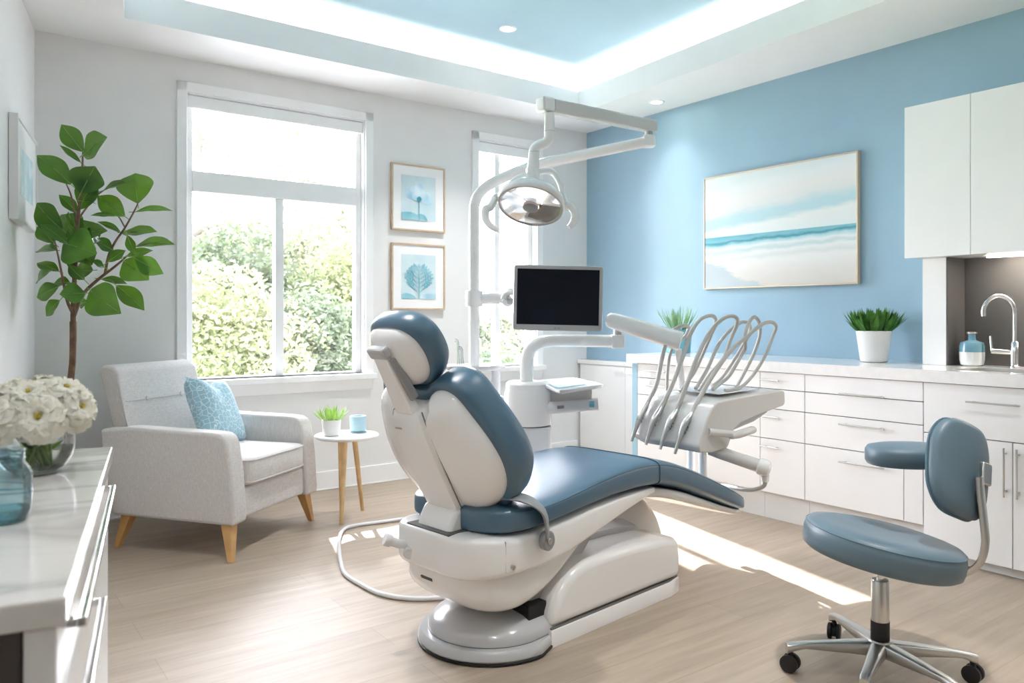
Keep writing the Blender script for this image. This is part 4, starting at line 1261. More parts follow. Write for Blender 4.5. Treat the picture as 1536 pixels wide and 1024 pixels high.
# motor housing: skirt and shell on the near side, lid, rear hump
hp = [(.078, .064), (.088, .115), (.112, .165), (.155, .212), (.21, .243), (.28, .260), (.40, .262), (.58, .257), (.76, .246), (.85, .232), (.885, .205), (.893, .15), (.893, .064)]
hp = [(u, v) for u, v in hp]
mb = MB(MC); mb.prism(hp, lambda u, v, t: Vector((u - (.02 * max(0, u - .8) / .1 if t < -.1 else 0), t, v)), -.229, -.03)
hs_ = mb.build('motor_housing', 'plastic', dc, bevel=.030, seg=5)
sk = [(.076, -.231), (.80, -.231), (.875, -.215), (.897, -.17), (.897, .14), (.86, .17), (.10, .17), (.076, .14)]
MB(MC).pad(ccw(sk), [(0, .0006), (0, .056), (.003, .0600)], lambda u, v, h: Vector((u, v, h)), rings=1).build('housing_skirt', 'plastic', dc, smooth=50)
MB(MC).pad(ccw([(.082, -.226), (.79, -.226), (.872, -.21), (.890, -.17), (.890, .1), (.10, .1)]), [(0, .0600), (0, .0655)], lambda u, v, h: Vector((u, v, h)), rings=1).build('housing_joint', 'seam_dark', hs_)
mb = MB(MC)
mb.rings([[Vector((x, y, z + dz)) for y, dz in ((-.035, -.05), (-.035, 0), (.04, .016), (.13, .004), (.165, -.03), (.165, -.06))] for x, z in ((.27, .245), (.34, .272), (.50, .276), (.68, .270), (.82, .252), (.885, .20))])
mb.build('housing_lid', 'plastic_cool', dc, smooth=50)
mb = MB(MC)
rs = []
for k in range(9):
    f = k / 8 * PI / 2
    rs.append([Vector((u, v, (.0006 if k == 0 else .01 + .335 * math.sin(f)))) for u, v in sup(.36 * max(.02, math.cos(f)) ** .7, .160 * max(.02, math.cos(f)) ** .6, 2.5, 40, .86, .165)])
mb.rings(rs); mb.build('rear_hump', 'plastic_cool', dc, smooth=60)
# lift arm
la = [(.02, .09), (.16, .09), (.34, .26), (.46, .385), (.26, .40), (.10, .26)]
mb = MB(MC); mb.prism(la, lambda u, v, t: Vector((u, t, v)), -.150, .09); mb.build('lift_arm', 'lift_grey', dc, bevel=.008)
MB(MC).box(.01, .10, -.185, .15, .085, .15).build('bellows', 'black', dc, smooth=0, bevel=.004)
# tub under the seat
mb = MB(MC); mb.rings(loft_x([(-.302, .06, .355, .415), (-.298, .12, .315, .432), (-.278, .175, .300, .438), (-.235, .218, .294, .440), (-.17, .246, .292, .436), (-.08, .258, .294, .434), (.10, .258, .306, .446), (.30, .253, .352, .468), (.48, .247, .402, .476), (.62, .242, .436, .475), (.672, .238, .445, .472)], 7, 48))
tub = mb.build('seat_shell', 'plastic', dc, smooth=60)
mb = MB(MC); mb.rings(loft_x([(-.268, .09, .270, .33), (-.255, .145, .235, .33), (-.215, .19, .190, .33), (-.15, .213, .157, .33), (-.06, .222, .145, .33), (.03, .222, .166, .335), (.12, .219, .212, .34), (.21, .214, .275, .36), (.30, .208, .345, .385), (.36, .20, .385, .40)], 3.4, 48))
bowl = mb.build('lower_bowl', 'plastic', dc, smooth=60)
MB(MC @ Matrix.Translation((-.265, .03, .262)) @ Matrix.Rotation(R(-35), 4, 'Y')).box(-.004, .012, -.03, .03, -.006, .006).build('vent_slot', 'gap', bowl, smooth=0, bevel=.002)
MB(MC).rod((-.135, -.250, .335), (-.135, -.2615, .335), .0075, .0075, 14).build('cover_bolt', 'steel', tub)
MB(MC).box(-.1598, -.1586, -.2484, -.24, .32, .42).build('panel_joint', 'plastic_grey', tub, smooth=0)
# rear hose stub
mb = MB(MC)
mb.tube([(-.27, .10, .365), (-.32, .115, .372), (-.352, .125, .388)], [.017, .016, .016], 14)
mb.lathe([(.020, -.012), (.022, -.008), (.022, .008), (.020, .012)], M=Matrix.Translation((-.358, .127, .390)) @ Vector((-.7, .3, .3)).to_track_quat('Z', 'Y').to_matrix().to_4x4(), n=20)
mb.lathe([(.019, -.012), (.021, -.008), (.021, .010), (.019, .014)], M=Matrix.Translation((-.298, .085, .345)) @ Vector((-.5, -.5, -.2)).to_track_quat('Z', 'Y').to_matrix().to_4x4(), n=20)
mb.build('hose_coupling', 'plastic_cool', dc)
# seat and leg cushions
SEAT = [(-.216, .05, .462, .492), (-.214, .12, .446, .508), (-.205, .172, .438, .518), (-.178, .215, .434, .525), (-.13, .246, .431, .528), (-.05, .264, .433, .522), (.08, .268, .446, .530), (.22, .268, .461, .553), (.38, .266, .474, .577), (.52, .264, .478, .587), (.60, .263, .477, .587), (.672, .262, .473, .582)]
mb = MB(MC); mb.rings(loft_x(SEAT, 5, 56)); seat = mb.build('seat_cushion', 'blue_vinyl', dc, smooth=60)
LEG = [(.674, .262, .473, .582), (.74, .262, .461, .570), (.86, .261, .427, .538), (1.0, .259, .378, .488), (1.15, .255, .324, .429), (1.29, .248, .277, .368), (1.37, .236, .255, .328), (1.41, .215, .250, .304), (1.43, .18, .254, .290), (1.437, .12, .262, .279)]
mb = MB(MC); mb.rings(loft_x(LEG, 5, 56)); legr = mb.build('leg_rest', 'blue_vinyl', dc, smooth=60)
# seams along the upper edge
def seam_line(st, side, f=.70, ins=.985):
    P_ = spline([Vector((a, b, c + (d - c) * f)) for a, b, c, d in st], 4)
    return [Vector((p.x, side * (p.y * ins), p.z)) for p in P_]
for par, st in ((seat, SEAT[4:]), (legr, LEG[:-2])):
    for s_ in (-1, 1):
        pts = []
        for a, b, c, d in st:
            zz = .62
            yy = b * (1 - abs(zz) ** 5) ** (1 / 5)
            pts.append(Vector((a, s_ * (yy + .0006), (c + d) / 2 + zz * (d - c) / 2)))
        MB(MC).tube(pts, .0016, 6, smooth=4).build('side_seam', 'blue_seam', par)
ring = sect(.673, .2635, .4715, .5835, 5, 56)
MB(MC).tube(ring + [ring[0]], .0022, 6, caps=False).build('cross_seam', 'blue_seam', legr)
# frame under the leg rest
mb = MB(MC); mb.rings(loft_x([(.60, .225, .428, .474), (.70, .236, .418, .466), (.86, .240, .376, .428), (1.02, .238, .325, .374), (1.18, .232, .276, .318), (1.32, .222, .238, .274), (1.39, .205, .228, .258), (1.408, .16, .234, .254)], 6, 40))
mb.build('leg_frame', 'plastic_warm', dc, smooth=60)
# backrest
th = R(28); BU = Vector((-math.sin(th), 0, math.cos(th))); BN = Vector((-math.cos(th), 0, -math.sin(th)))
B0 = Vector((-.10, 0, .47))
def bfn(u, v, h): return B0 + BU * v + BN * (h - .30 * u * u - .10 * (v - .25) ** 2) + Vector((0, u, 0))
half = [(0, .018), (.10, .030), (.19, .075), (.255, .150), (.276, .235), (.262, .325), (.228, .410), (.192, .478), (.150, .503), (.100, .497), (.062, .468), (0, .462)]
def sym(h): return ccw(smooth2(h + [(-u, v) for u, v in reversed(h[1:-1])], 4))
SH = sym(half)
halfp = [(0, -.008), (.11, .004), (.208, .052), (.280, .140), (.302, .235), (.286, .332), (.250, .425), (.212, .502), (.158, .532), (.098, .528), (.055, .503), (0, .497)]
mb = MB(MC); mb.pad(sym(halfp), [(.035, -.125), (.014, -.112), (.002, -.088), (0, -.06), (0, -.02), (.006, .004), (.016, .010)], bfn, dome=.0, bdome=.006, rings=5)
bc_ = mb.build('back_cushion', 'blue_vinyl', dc, smooth=60)
mb = MB(MC); mb.pad(SH, [(.004, -.01), (0, .008), (.003, .026), (.014, .046), (.038, .066)], bfn, dome=.024, rings=7)
bs_ = mb.build('back_shell', 'plastic', dc, smooth=60)
mb = MB(MC)
rs = []
for p, hw, h in ((.462, .060, .060), (.455, .072, .076), (.43, .082, .086), (.36, .088, .094), (.25, .092, .098), (.14, .090, .098), (.06, .087, .098), (.00, .086, .096)):
    r = []
    for y, k in ((-hw - .006, .0), (-hw, .7), (-hw * .9, .96), (-hw * .5, 1.), (hw * .5, 1.), (hw * .9, .96), (hw, .7), (hw + .006, .0)):
        r.append(bfn(y * .75, p, h * k + .004) + Vector((0, y * .25, 0)))
    rs.append(r)
mb.rings(rs); sp = mb.build('back_spine', 'plastic', dc, smooth=50)
for sg in (-1, 1):
    mb = MB(MC); mb.tube([bfn(sg * (hw + .003) * .75, p, h * .82 + .004) + Vector((0, sg * (hw + .003) * .25, 0)) for p, hw, h in ((.455, .072, .076), (.43, .082, .086), (.36, .088, .094), (.25, .092, .098), (.14, .090, .098), (.06, .087, .098), (.00, .086, .096))], .0022, 6, smooth=3)
    mb.build('spine_seam', 'seam_dark', sp)
mb = MB(MC); mb.box(-.018, .018, -.0035, .0035, 0, .001, M=Matrix.Translation(bfn(.05, .40, .0955)) @ Matrix((Vector((0, -1, 0)), BU, BN)).transposed().to_4x4())
mb.build('printed_mark', 'bezel', sp, smooth=0)
# neck between spine and tub
nk = [(-.205, .516), (-.236, .503), (-.260, .46), (-.274, .41), (-.278, .365), (-.195, .365), (-.180, .45), (-.15, .52)]
mb = MB(MC); mb.prism(nk, lambda u, v, t: Vector((u, t, v)), -.088, .088); mb.build('back_neck', 'plastic', dc, bevel=.016, seg=4)
MB(MC).box(-.289, -.19, -.115, .115, .434, .4405).build('neck_gap', 'gap', dc, smooth=0, bevel=.002)
# headrest
th = R(35); HU = Vector((-math.sin(th), 0, math.cos(th))); HN = Vector((-math.cos(th), 0, -math.sin(th)))
H0 = Vector((-.372, 0, 1.0))
def hfn(u, v, h): return H0 + HU * v + HN * (h - .8 * u * u) + Vector((0, u, 0))
hs = [(0, -.078), (.062, -.066), (.106, -.022), (.122, .040), (.112, .098), (.072, .136), (0, .146)]
hpd = [(0, -.098), (.072, -.086), (.126, -.030), (.144, .042), (.132, .110), (.084, .156), (0, .168)]
mb = MB(MC); mb.pad(sym(hpd), [(.034, -.090), (.014, -.078), (.002, -.056), (0, -.032), (.003, -.004), (.014, .008)], hfn, bdome=.008, rings=5); mb.build('headrest_cushion', 'blue_vinyl', dc, smooth=60)
mb = MB(MC); mb.pad(sym(hs), [(.004, -.01), (0, .006), (.003, .022), (.016, .038)], hfn, dome=.028, rings=6); hsx = mb.build('headrest_shell', 'plastic', dc, smooth=60)
mb = MB(MC)
def slab(p0, p1, w0, w1, t0, t1, nrm):
    p0, p1 = Vector(p0), Vector(p1)
    r = []
    for p, w, t in ((p0, w0, t0), (p1, w1, t1)):
        r.append([p + Vector((0, y * w, 0)) + nrm * (k * t) for y, k in ((-1, 0), (1, 0), (1, 1), (-1, 1))])
    return r
mb.rings(slab(H0 + HU * .085 + HN * .055, B0 + BU * .455 + BN * .040, .036, .046, .022, .040, HN)); mb.build('headrest_bracket', 'plastic', dc, smooth=0, bevel=.006)
mb = MB(MC); mb.rings(slab(H0 + HU * .065 + HN * .048 + Vector((0, -.044, 0)), B0 + BU * .50 + BN * .035 + Vector((0, -.052, 0)), .008, .008, .026, .030, HN)); mb.build('bracket_rail', 'grey', dc, smooth=0, bevel=.004)
mb = MB(MC); mb.rings([[H0 + HU * p + HN * h + Vector((0, y, 0)) for y, h in ((-.046, .054), (.044, .054), (.044, .084), (-.046, .084))] for p in (.072, .112)]); mb.build('headrest_latch', 'plastic_grey', dc, smooth=0, bevel=.008)
# grey arm pivot draped over the seat edge
mb = MB(MC); mb.tube([(-.17, -.06, .535), (-.125, -.15, .550), (-.065, -.235, .545), (-.018, -.282, .500), (-.004, -.286, .415)], [.044, .048, .050, .044, .028], 16, smooth=5, flat=(1, .22)); ap = mb.build('arm_pivot', 'strap', dc)
M = MC @ Matrix.Translation((-.004, -.283, .402)) @ Matrix.Rotation(PI / 2, 4, 'X')
mb = MB(M); mb.lathe([(.026, -.012), (.029, -.008), (.029, .010), (.025, .014)], n=28, sy=1.15); mb.build('pivot_disc', 'grey', ap)
mb = MB(M); mb.lathe([(.011, .012), (.011, .017), (.009, .019)], n=20); mb.build('pivot_bolt', 'steel', ap)

# hose lying on the floor
fh = [(-.45, 4.42), (-.568, 4.40), (-.72, 4.32), (-.84, 4.255), (-.90, 4.18), (-.895, 4.03), (-.862, 3.86), (-.80, 3.62), (-.74, 3.44), (-.64, 3.30), (-.55, 3.20), (-.44, 3.145), (-.33, 3.14), (-.24, 3.16), (-.17, 3.20)]
o = MB().tube([Vector((x, y, .0105)) for x, y in fh], .0098, 12, smooth=6).build('floor_hose', 'plastic_cool')
tag(o, 'pale grey hose looping over the floor behind the dental chair', 'hose')

# ================================================================== DENTAL UNIT COLUMN
UX, UY = .08, 3.90
du = thing('dental_unit', 'white dental unit column with pole, bowl tray and arm behind the treatment chair', 'dental unit', (UX, UY, 0))
U = Matrix.Translation((UX, UY, 0))
mb = MB(U); rs = []
for k, (r, z) in enumerate(((.112, 0), (.116, .02), (.117, .60), (.115, .606))): rs.append([Vector((u, v, z)) for u, v in sup(r, r * .9, 4, 40)])
mb.rings(rs); mb.build('lower_body', 'plastic_cool', du, smooth=50)
MB(U).lathe([(.110, .606), (.110, .612)], n=40).build('body_joint', 'seam_dark', du)
MB(U).lathe([(.117, .6125), (.120, .620), (.120, .775), (.114, .788), (.114, .795), (.112, .815), (.100, .826), (.06, .829)], n=48).build('upper_body', 'plastic', du)
mb = MB(Matrix.Translation((-.09, 4.02, 0)) @ Matrix.Rotation(R(20), 4, 'Z')); rs = []
for ins, z in ((.03, 0), (.0, .02), (0, .54), (-.02, .60), (-.025, .665), (-.015, .678)):
    rs.append([Vector((u, v, z)) for u, v in sup(.17 - ins, .10 - ins * .6, 6, 40)])
mb.rings(rs); mb.build('unit_platform', 'plastic_cool', du, smooth=50)
PX, PY = -.200, 4.10
mb = MB(); mb.lathe([(.040, .676), (.042, .682), (.042, .71), (.030, .714)], (PX, PY, 0), 28)
mb.tube([Vector((PX, PY, .70)), Vector((PX, PY, 1.25)), Vector((PX, PY, 1.66)), at(713, 303, 4.1), at(722, 287, 4.1), at(745, 271, 4.1), at(800, 249, 4.1), at(880, 231, 4.1), at(966, 213.5, 4.1)], .0285, 20, smooth=8)
mb.build('light_pole', 'plastic', du, smooth=60)
mb = MB(); p = at(743, 600, 4.03); mb.lathe([(.040, .676), (.042, .682), (.042, .735), (.036, .74)], (p.x, p.y, 0), 28); mb.lathe([(.026, .735), (.026, .90)], (p.x, p.y, 0), 24); mb.build('support_post', 'plastic_cool', du)
mb = MB(); tcx = at(712, 549, 4.03)
rs = []
for rx, z in ((.10, .872), (.140, .876), (.158, .886), (.163, .896), (.160, .901), (.152, .899), (.146, .894), (.06, .892)):
    rs.append([Vector((tcx.x + u, tcx.y + v, z)) for u, v in sup(rx, rx * .72, 2.4, 48)])
mb.rings(rs); tr = mb.build('bowl_tray', 'plastic_cool', du, smooth=50)
mb = MB(); mb.lathe([(.0375, .850), (.0375, .871)], (PX, PY, 0), 24); mb.build('tray_collar', 'plastic_grey', tr)
# collar that carries the screen
mb = MB(); mb.lathe([(.043, 1.205), (.046, 1.21), (.046, 1.285), (.043, 1.29)], (PX, PY, 0), 28); mb.build('pole_collar', 'plastic', du)
# suction tips in the tray holder
for k, (u, v0, v1, d, lab) in enumerate(((688, 512, 541, 4.0, 'taller clear suction tip standing at the left of the bowl tray'), (694, 523, 541, 3.99, 'shorter clear suction tip standing at the left of the bowl tray'))):
    t = thing('suction_tip', lab, 'suction tip', at(u, v1, d), 0, 'clear suction tips')
    mb = MB(); b = Vector((at(u, v1, d).x, d, .9015)); top = at(u - 2, v0, d)
    mb.tube([b, b.lerp(top, .6), top, top + Vector((-.012, 0, .006))], [.008, .0075, .007, .009], 10, smooth=4)
    mb.build('tip', 'clear_plastic', t)
mb = MB()
for (u, v0, v1) in ((692, 560, 598), (697, 562, 600)):
    p = at(u, v0, 3.93); q = at(u + (2 if u > 695 else -1), v1, 3.93)
    mb.tube([p + Vector((0, .03, .02)), p, q], [.006, .006, .0045], 8, smooth=4)
mb.build('hanging_suction_handle', 'plastic_cool', tr)
# swivel arm towards the instruments
mb = MB()
mb.tube([Vector((at(790, 570, 3.9).x, 3.9, .822)), at(790, 552, 3.9), at(790.5, 538, 3.9), at(795, 525, 3.9), at(806, 516, 3.9), at(824, 511.5, 3.9), at(870, 511, 3.9), at(918, 511.5, 3.9)], [.034, .034, .0335, .0325, .0315, .031, .031, .031], 20, smooth=7)
arm = mb.build('swivel_arm', 'plastic', du, smooth=60)
ej = at(926, 512, 3.9)
mb = MB(Matrix.Translation(ej)); rs = [[Vector((u, v, z)) for u, v in sup(r, r, 5, 32)] for r, z in ((.030, -.034), (.034, -.030), (.034, .030), (.030, .034))]; mb.rings(rs)
mb.build('arm_elbow', 'plastic', arm)
mb = MB(Matrix.Translation(ej)); mb.lathe([(.020, .033), (.020, .060)], n=24); mb.build('elbow_pin', 'plastic_grey', arm)
# side tray on the unit with paper and bracket
cor = [onz(803, 571, .812), onz(860, 566, .812), onz(909, 577, .812), onz(838, 587, .812)]
cen = sum(cor, Vector()) / 4
qq = []
for i in range(4):
    a, b, c_ = cor[i - 1], cor[i], cor[(i + 1) % 4]
    for f in range(5):
        g = f / 4; p0 = b.lerp(a, .16); p2 = b.lerp(c_, .16)
        qq.append(tuple(((1 - g) ** 2 * p0 + 2 * g * (1 - g) * b + g * g * p2).xy))
mb = MB(); mb.pad(ccw(qq), [(.02, .795), (.004, .799), (0, .806), (.0, .815), (.006, .8165), (.016, .811), (.02, .809)], lambda u, v, h: Vector((u, v, h)), rings=2); st = mb.build('side_tray', 'plastic_cool', du, smooth=50)
pp = [(cen + (Vector((x, y, 0)) - Vector((cen.x, cen.y, 0))) * .62) for x, y in qq]
mb = MB(); mb.pad(ccw([(p.x - .02, p.y + .02) for p in pp]), [(0, .8095), (0, .8125)], lambda u, v, h: Vector((u, v, h)), rings=1); mb.build('tray_paper', 'cloth_blue', st, smooth=0)
mb = MB(); a_, b_ = at(818, 612, 3.84), at(897, 606, 3.84)
mb.tube([a_, b_], .030, 16, flat=(.55, 1), up=Vector((0, 0, 1))); br_ = mb.build('tray_bracket', 'plastic_cool', du, smooth=40)
MB().box(.19, .40, 3.86, 3.88, .69, .797).build('bracket_plate', 'plastic_warm', br_, smooth=0, bevel=.006)
mb = MB(); mb.rod(at(884, 606, 3.80), at(891, 606, 3.80), .016, .016, 14); mb.build('bracket_knob', 'ceramic_teal', br_)
mb = MB(); mb.rod(at(836, 611, 3.82), at(846, 610, 3.82), .008, .008, 10); mb.build('bracket_socket', 'mark_grey', br_)

# ================================================================== SCREEN
sd = 3.86
M = Matrix.Translation(at(837, 447, sd)) @ Matrix.Rotation(R(1.2), 4, 'Y') @ Matrix.Rotation(R(2), 4, 'Z')
mn = thing('monitor', 'flat screen with a silver bezel and dark display on the pole arm', 'monitor'); mn.matrix_basis = M
w, h = .447 / 2, .326 / 2
mb = MB(M); mb.pad(ccw(sup(w, h, 26, 72)), [(.02, -.030), (.004, -.028), (0, -.02), (0, .002), (.003, .006)], lambda u, v, hh: Vector((u, -hh, v)), rings=1); bz = mb.build('bezel', 'bezel', mn, smooth=40)
MB(M).box(-w + .0185, w - .0185, -.0072, -.004, -h + .030, h - .020).build('display', 'screen', mn, smooth=0)
for k, dx in enumerate((-.012, .002, .010)):
    mb = MB(M); mb.rod((dx, -.006, -h + .0135), (dx, -.0072, -h + .0135), .0042 if k == 0 else .003, None, 12); mb.build('printed_mark', 'mark_grey', bz)
mb = MB(); c1 = Vector((PX + .045, PY, 1.245))
mb.tube([c1, c1 + Vector((.105, -.05, .005)), at(762, 452, 3.98)], .030, 18, smooth=3); ma = mb.build('screen_arm', 'plastic', mn, smooth=50)
mb = MB(); mb.tube([at(757, 447, 3.99), at(762, 438, 3.95), at(772, 438, 3.905)], [.018, .019, .018], 12, smooth=4); mb.build('tilt_hinge', 'plastic_grey', mn)
mb = MB(); mb.tube([at(762, 452, 3.97), at(790, 450, 3.93), at(815, 449, 3.89)], .014, 10); mb.build('mount_plate', 'plastic_grey', mn)

MAT['lamp_mirror'] = simple('lamp_mirror', (.92, .87, .82), .32, metal=1, var=.02)
# ================================================================== OPERATING LIGHT
lg = thing('operating_light', 'white dental operating light hanging from its jointed arm above the chair', 'operating light', at(972, 213, 4.1))
E1 = at(973, 212, 4.1)
mb = MB(Matrix.Translation(E1)); mb.rings([[Vector((u, v, z)) for u, v in sup(r, r, 4, 28)] for r, z in ((.030, -.030), (.034, -.026), (.034, .024), (.030, .030))]); mb.build('elbow_joint', 'plastic', lg)
mb = MB(Matrix.Translation(E1)); mb.lathe([(.020, .028), (.020, .052)], n=20); mb.build('elbow_pin', 'plastic_grey', lg)
A0 = Vector((E1.x + .012, E1.y + .008, E1.z + .082)); A1 = at(816, 155, 3.65); A1.z = A0.z - .012
dr = (A1 - A0); ln = dr.length
Mx = Matrix.Translation(A0) @ dr.to_track_quat('X', 'Z').to_matrix().to_4x4()
MB(Mx).box(-.025, ln - .045, -.027, .027, -.032, .032).build('beam', 'plastic_warm', lg, smooth=40, bevel=.009, seg=3)
MB(Mx).box(ln - .0445, ln + .025, -.033, .033, -.033, .034).build('beam_end', 'plastic', lg, smooth=40, bevel=.010, seg=3)
d2 = 3.65
mb = MB(); mb.rod(Vector((at(824, 170, d2).x, d2, A1.z - .034)), at(824, 172, d2), .017, None, 18); mb.build('neck_pin', 'plastic_grey', lg)
mb = MB(); mb.tube([at(824, 170, d2), at(824, 196, d2), at(823.5, 208, d2), at(817, 215, d2), at(808, 218, d2), at(802, 224, d2), at(800.5, 236, d2), at(799.5, 252, d2)], [.0245, .0255, .0255, .0245, .0245, .0255, .0265, .0285], 20, smooth=6); nk_ = mb.build('neck', 'plastic', lg, smooth=60)
for v, u in ((197, 824), (228, 801)):
    mb = MB(); p = at(u, v, d2); mb.lathe([(.0266, -.001), (.0266, .001)], p, 24); mb.build('neck_joint', 'plastic_grey', nk_)
HB = at(799, 262, d2)
mb = MB(Matrix.Translation(HB)); mb.lathe([(.024, -.033), (.032, -.026), (.033, .0), (.031, .028), (.027, .032)], n=28); mb.build('yoke_hub', 'plastic', lg)
HC = at(796, 309, d2 - .03)
n_ = Vector((-.16, -.46, -.87)).normalized()          # where the light shines
xx = (Vector((1, 0, 0)) - n_ * n_.x).normalized(); zz_ = -n_; yy_ = zz_.cross(xx)
MH_ = Matrix((xx, yy_, zz_)).transposed().to_4x4(); MH_.translation = HC
RH = .158
mb = MB(MH_); mb.lathe([(RH - .010, -.004), (RH, 0), (RH + .003, .012), (RH, .034), (RH - .022, .058), (RH - .065, .075), (.04, .083)], n=56, cap0=False); hd = mb.build('lamp_housing', 'plastic', lg, smooth=60)
mb = MB(MH_); mb.lathe([(RH - .010, -.005), (RH - .004, -.003), (RH - .012, .001), (RH - .018, .0)], n=56, cap0=False, cap1=False); mb.build('rim_ring', 'plastic_grey', hd)
mb = MB(MH_); mb.lathe([(RH - .013, .000), (RH - .03, .022), (RH - .065, .044), (.05, .058), (.02, .062)], n=22, cap0=False); mb.build('reflector', 'lamp_mirror', lg, smooth=0)
mb = MB(MH_); mb.lathe([(RH - .0135, -.0015), (RH - .0135, .0005), (.05, -.004), (.01, -.005)], n=48, cap0=False, cap1=False); mb.build('front_glass', 'glass', lg)
mb = MB(MH_); mb.lathe([(.0470, .016), (.0500, .013), (.046, .004), (.040, .000)], n=32, cap1=False); mb.build('bulb_socket', 'bezel', lg)
mb = MB(MH_); mb.lathe([(.020, .055), (.047, .050), (.0515, .038), (.0515, .024), (.047, .014)], n=28); mb.build('bulb', glow('warm_bulb', (1, .74, .54), 4), lg)
mb = MB(MH_); mb.lathe([(.036, .012), (.036, -.012), (.030, -.017), (.012, -.018)], n=28); mb.build('bulb_shield', 'grey', lg)
# yoke arms and hand grips
pR = MH_ @ Vector((RH + .008, .0, .022)); pL = MH_ @ Vector((-RH - .008, .0, .022))
mb = MB(); mb.tube([HB + Vector((.02, .0, .012)), at(828, 258, d2), at(840, 275, d2 - .01), at(844, 292, d2 - .02), pR + Vector((.004, 0, .012))], [.015, .015, .0145, .014, .014], 14, smooth=6); mb.build('yoke_arm', 'plastic', lg)
mb = MB(); mb.tube([HB + Vector((-.02, .0, .004)), at(778, 266, d2), at(763, 278, d2 + .01), at(754, 292, d2 + .01), pL + Vector((.0, .0, .012))], [.013, .0125, .012, .012, .012], 14, smooth=6); mb.build('yoke_arm', 'plastic', lg)
for pv, s_, pts in ((pR, 1, [(849, 306), (858, 311), (863, 322), (860, 333), (853, 341)]), (pL, -1, [(736, 310), (729, 314), (728, 326), (735, 338), (748, 346)])):
    mb = MB(); mb.lathe([(.016, -.014), (.018, -.010), (.018, .010), (.016, .014)], M=Matrix.Translation(pv) @ xx.to_track_quat('Z', 'Y').to_matrix().to_4x4(), n=20); mb.build('pivot_knob', 'plastic_warm', lg)
    P_ = [pv + xx * s_ * .008] + [at(u, v, d2 - .05 - .01 * k) for k, (u, v) in enumerate(pts)]
    mb = MB(); mb.tube(P_, [.015, .018, .020, .019, .016, .011], 14, smooth=5); mb.build('hand_grip', 'plastic', lg)

# ================================================================== INSTRUMENT HEAD AND ITS ARM
dh = thing('instrument_console', 'white instrument console on a spring arm beyond the foot of the chair', 'instrument console', (.839, 3.40, 0), R(36.2))
MD = dh.matrix_basis
hw_ = .435
pr_ = [(-.022, .556), (-.030, .585), (.004, .655), (.030, .705), (.062, .748), (.098, .772), (.20, .780), (.40, .790), (.57, .798), (.597, .790), (.600, .735), (.590, .722), (.40, .692), (.26, .665), (.215, .640), (.175, .570), (.16, .556), (.06, .548)]
mb = MB(MD); mb.prism(pr_, lambda u, v, t: Vector((u + (.07 * max(0, (t - .36) / .075)) * (1 if u < .3 else -.4), t, v)), 0, .36)
mb2 = MB(MD)
rs = []
for y, k in ((0, 1.), (.10, 1.), (.22, 1.), (.34, 1.), (.40, .97), (hw_, .86)):
    cx, cz = .25, .70
    rs.append([Vector((cx + (u - cx) * k, y, cz + (v - cz) * (k if k == 1 else k * .96))) for u, v in pr_])
mb2.rings(rs); con = mb2.build('console_body', 'plastic_warm', dh, smooth=35, bevel=.014, seg=4)
MB(MD).box(.22, .52, .06, .36, .792, .7965, M=Matrix.Rotation(R(-1.4), 4, 'Y') @ Matrix.Translation((-.0195, 0, -.003))).build('top_mat', 'plastic_cool', con, smooth=0, bevel=.002)
mb = MB(MD); mb.lathe([(.012, 0), (.013, .001), (.010, .002)], M=Matrix.Translation((.012, .395, .672)) @ Vector((-.86, .05, .5)).to_track_quat('Z', 'Y').to_matrix().to_4x4(), n=20); mb.build('printed_mark', 'mark_blue', con)
mb = MB(MD); mb.prism([(.20, .655), (.24, .672), (.52, .715), (.50, .690), (.40, .655), (.25, .628)], lambda u, v, t: Vector((u, t, v)), .03, .22); mb.build('under_tray', 'plastic_grey', dh, bevel=.008)
mb = MB(MD); mb.tube([(.035, -.002, .642), (.12, -.035, .632), (.16, -.045, .626)], [.017, .016, .016], 14, smooth=4); mb.tube([(.13, -.045, .622), (.18, -.05, .626), (.28, -.045, .636), (.295, -.045, .638)], [.017, .021, .020, .012], 14, smooth=4, flat=(1.1, .85)); mb.build('console_handle', 'plastic_warm', dh, smooth=60)
# lower tube with joint
l0, l1 = at(1078, 678, 3.50), at(1140, 699, 3.42)
mb = MB(); mb.tube([l0 + (l0 - l1) * .22, l0, l1], [.026, .028, .029], 18); mb.build('lower_arm', 'plastic_warm', dh)
dv = (l1 - l0).normalized()
mb = MB(); mb.lathe([(.030, -.024), (.036, -.018), (.038, .008), (.032, .024), (.018, .031)], M=Matrix.Translation(l1 + dv * .015) @ dv.to_track_quat('Z', 'Y').to_matrix().to_4x4(), n=26); la_ = mb.build('arm_joint', 'plastic', dh)
mb = MB(); mb.tube([at(1148, 712, 3.41), at(1148, 722, 3.41)], [.018, .015], 14); mb.build('hose_socket', 'plastic', la_)
# drop posts below the console
for u, r, d in ((1036.5, .019, 3.93), (1054, .021, 3.88)):
    top = at(u, 655, d); bot = at(u, 735, d)
    mb = MB(); mb.rod(Vector((top.x, d, .70)), Vector((top.x, d, .30)), r, None, 18); mb.rod(Vector((top.x, d, .315)), Vector((top.x, d, .29)), r * 1.25, None, 18); mb.build('drop_post', 'plastic', dh)
# spring arm from the unit
s0, s1 = at(923, 482, 3.88), at(1018, 511, 3.80)
mb = MB(); dv = (s1 - s0).normalized(); mb.tube([s0 - dv * .045, s0 - dv * .035, s0 - dv * .01, s0.lerp(s1, .5), s1 - dv * .01, s1 + dv * .012], [.024, .036, .041, .045, .049, .049], 24); mb.build('spring_arm', 'plastic', dh, smooth=40)
mb = MB(); mb.rod(Vector((s1.x, s1.y + .01, s1.z - .04)), Vector((s1.x + .02, s1.y + .01, .76)), .017, .019, 16); mb.build('arm_stem', 'plastic', dh)

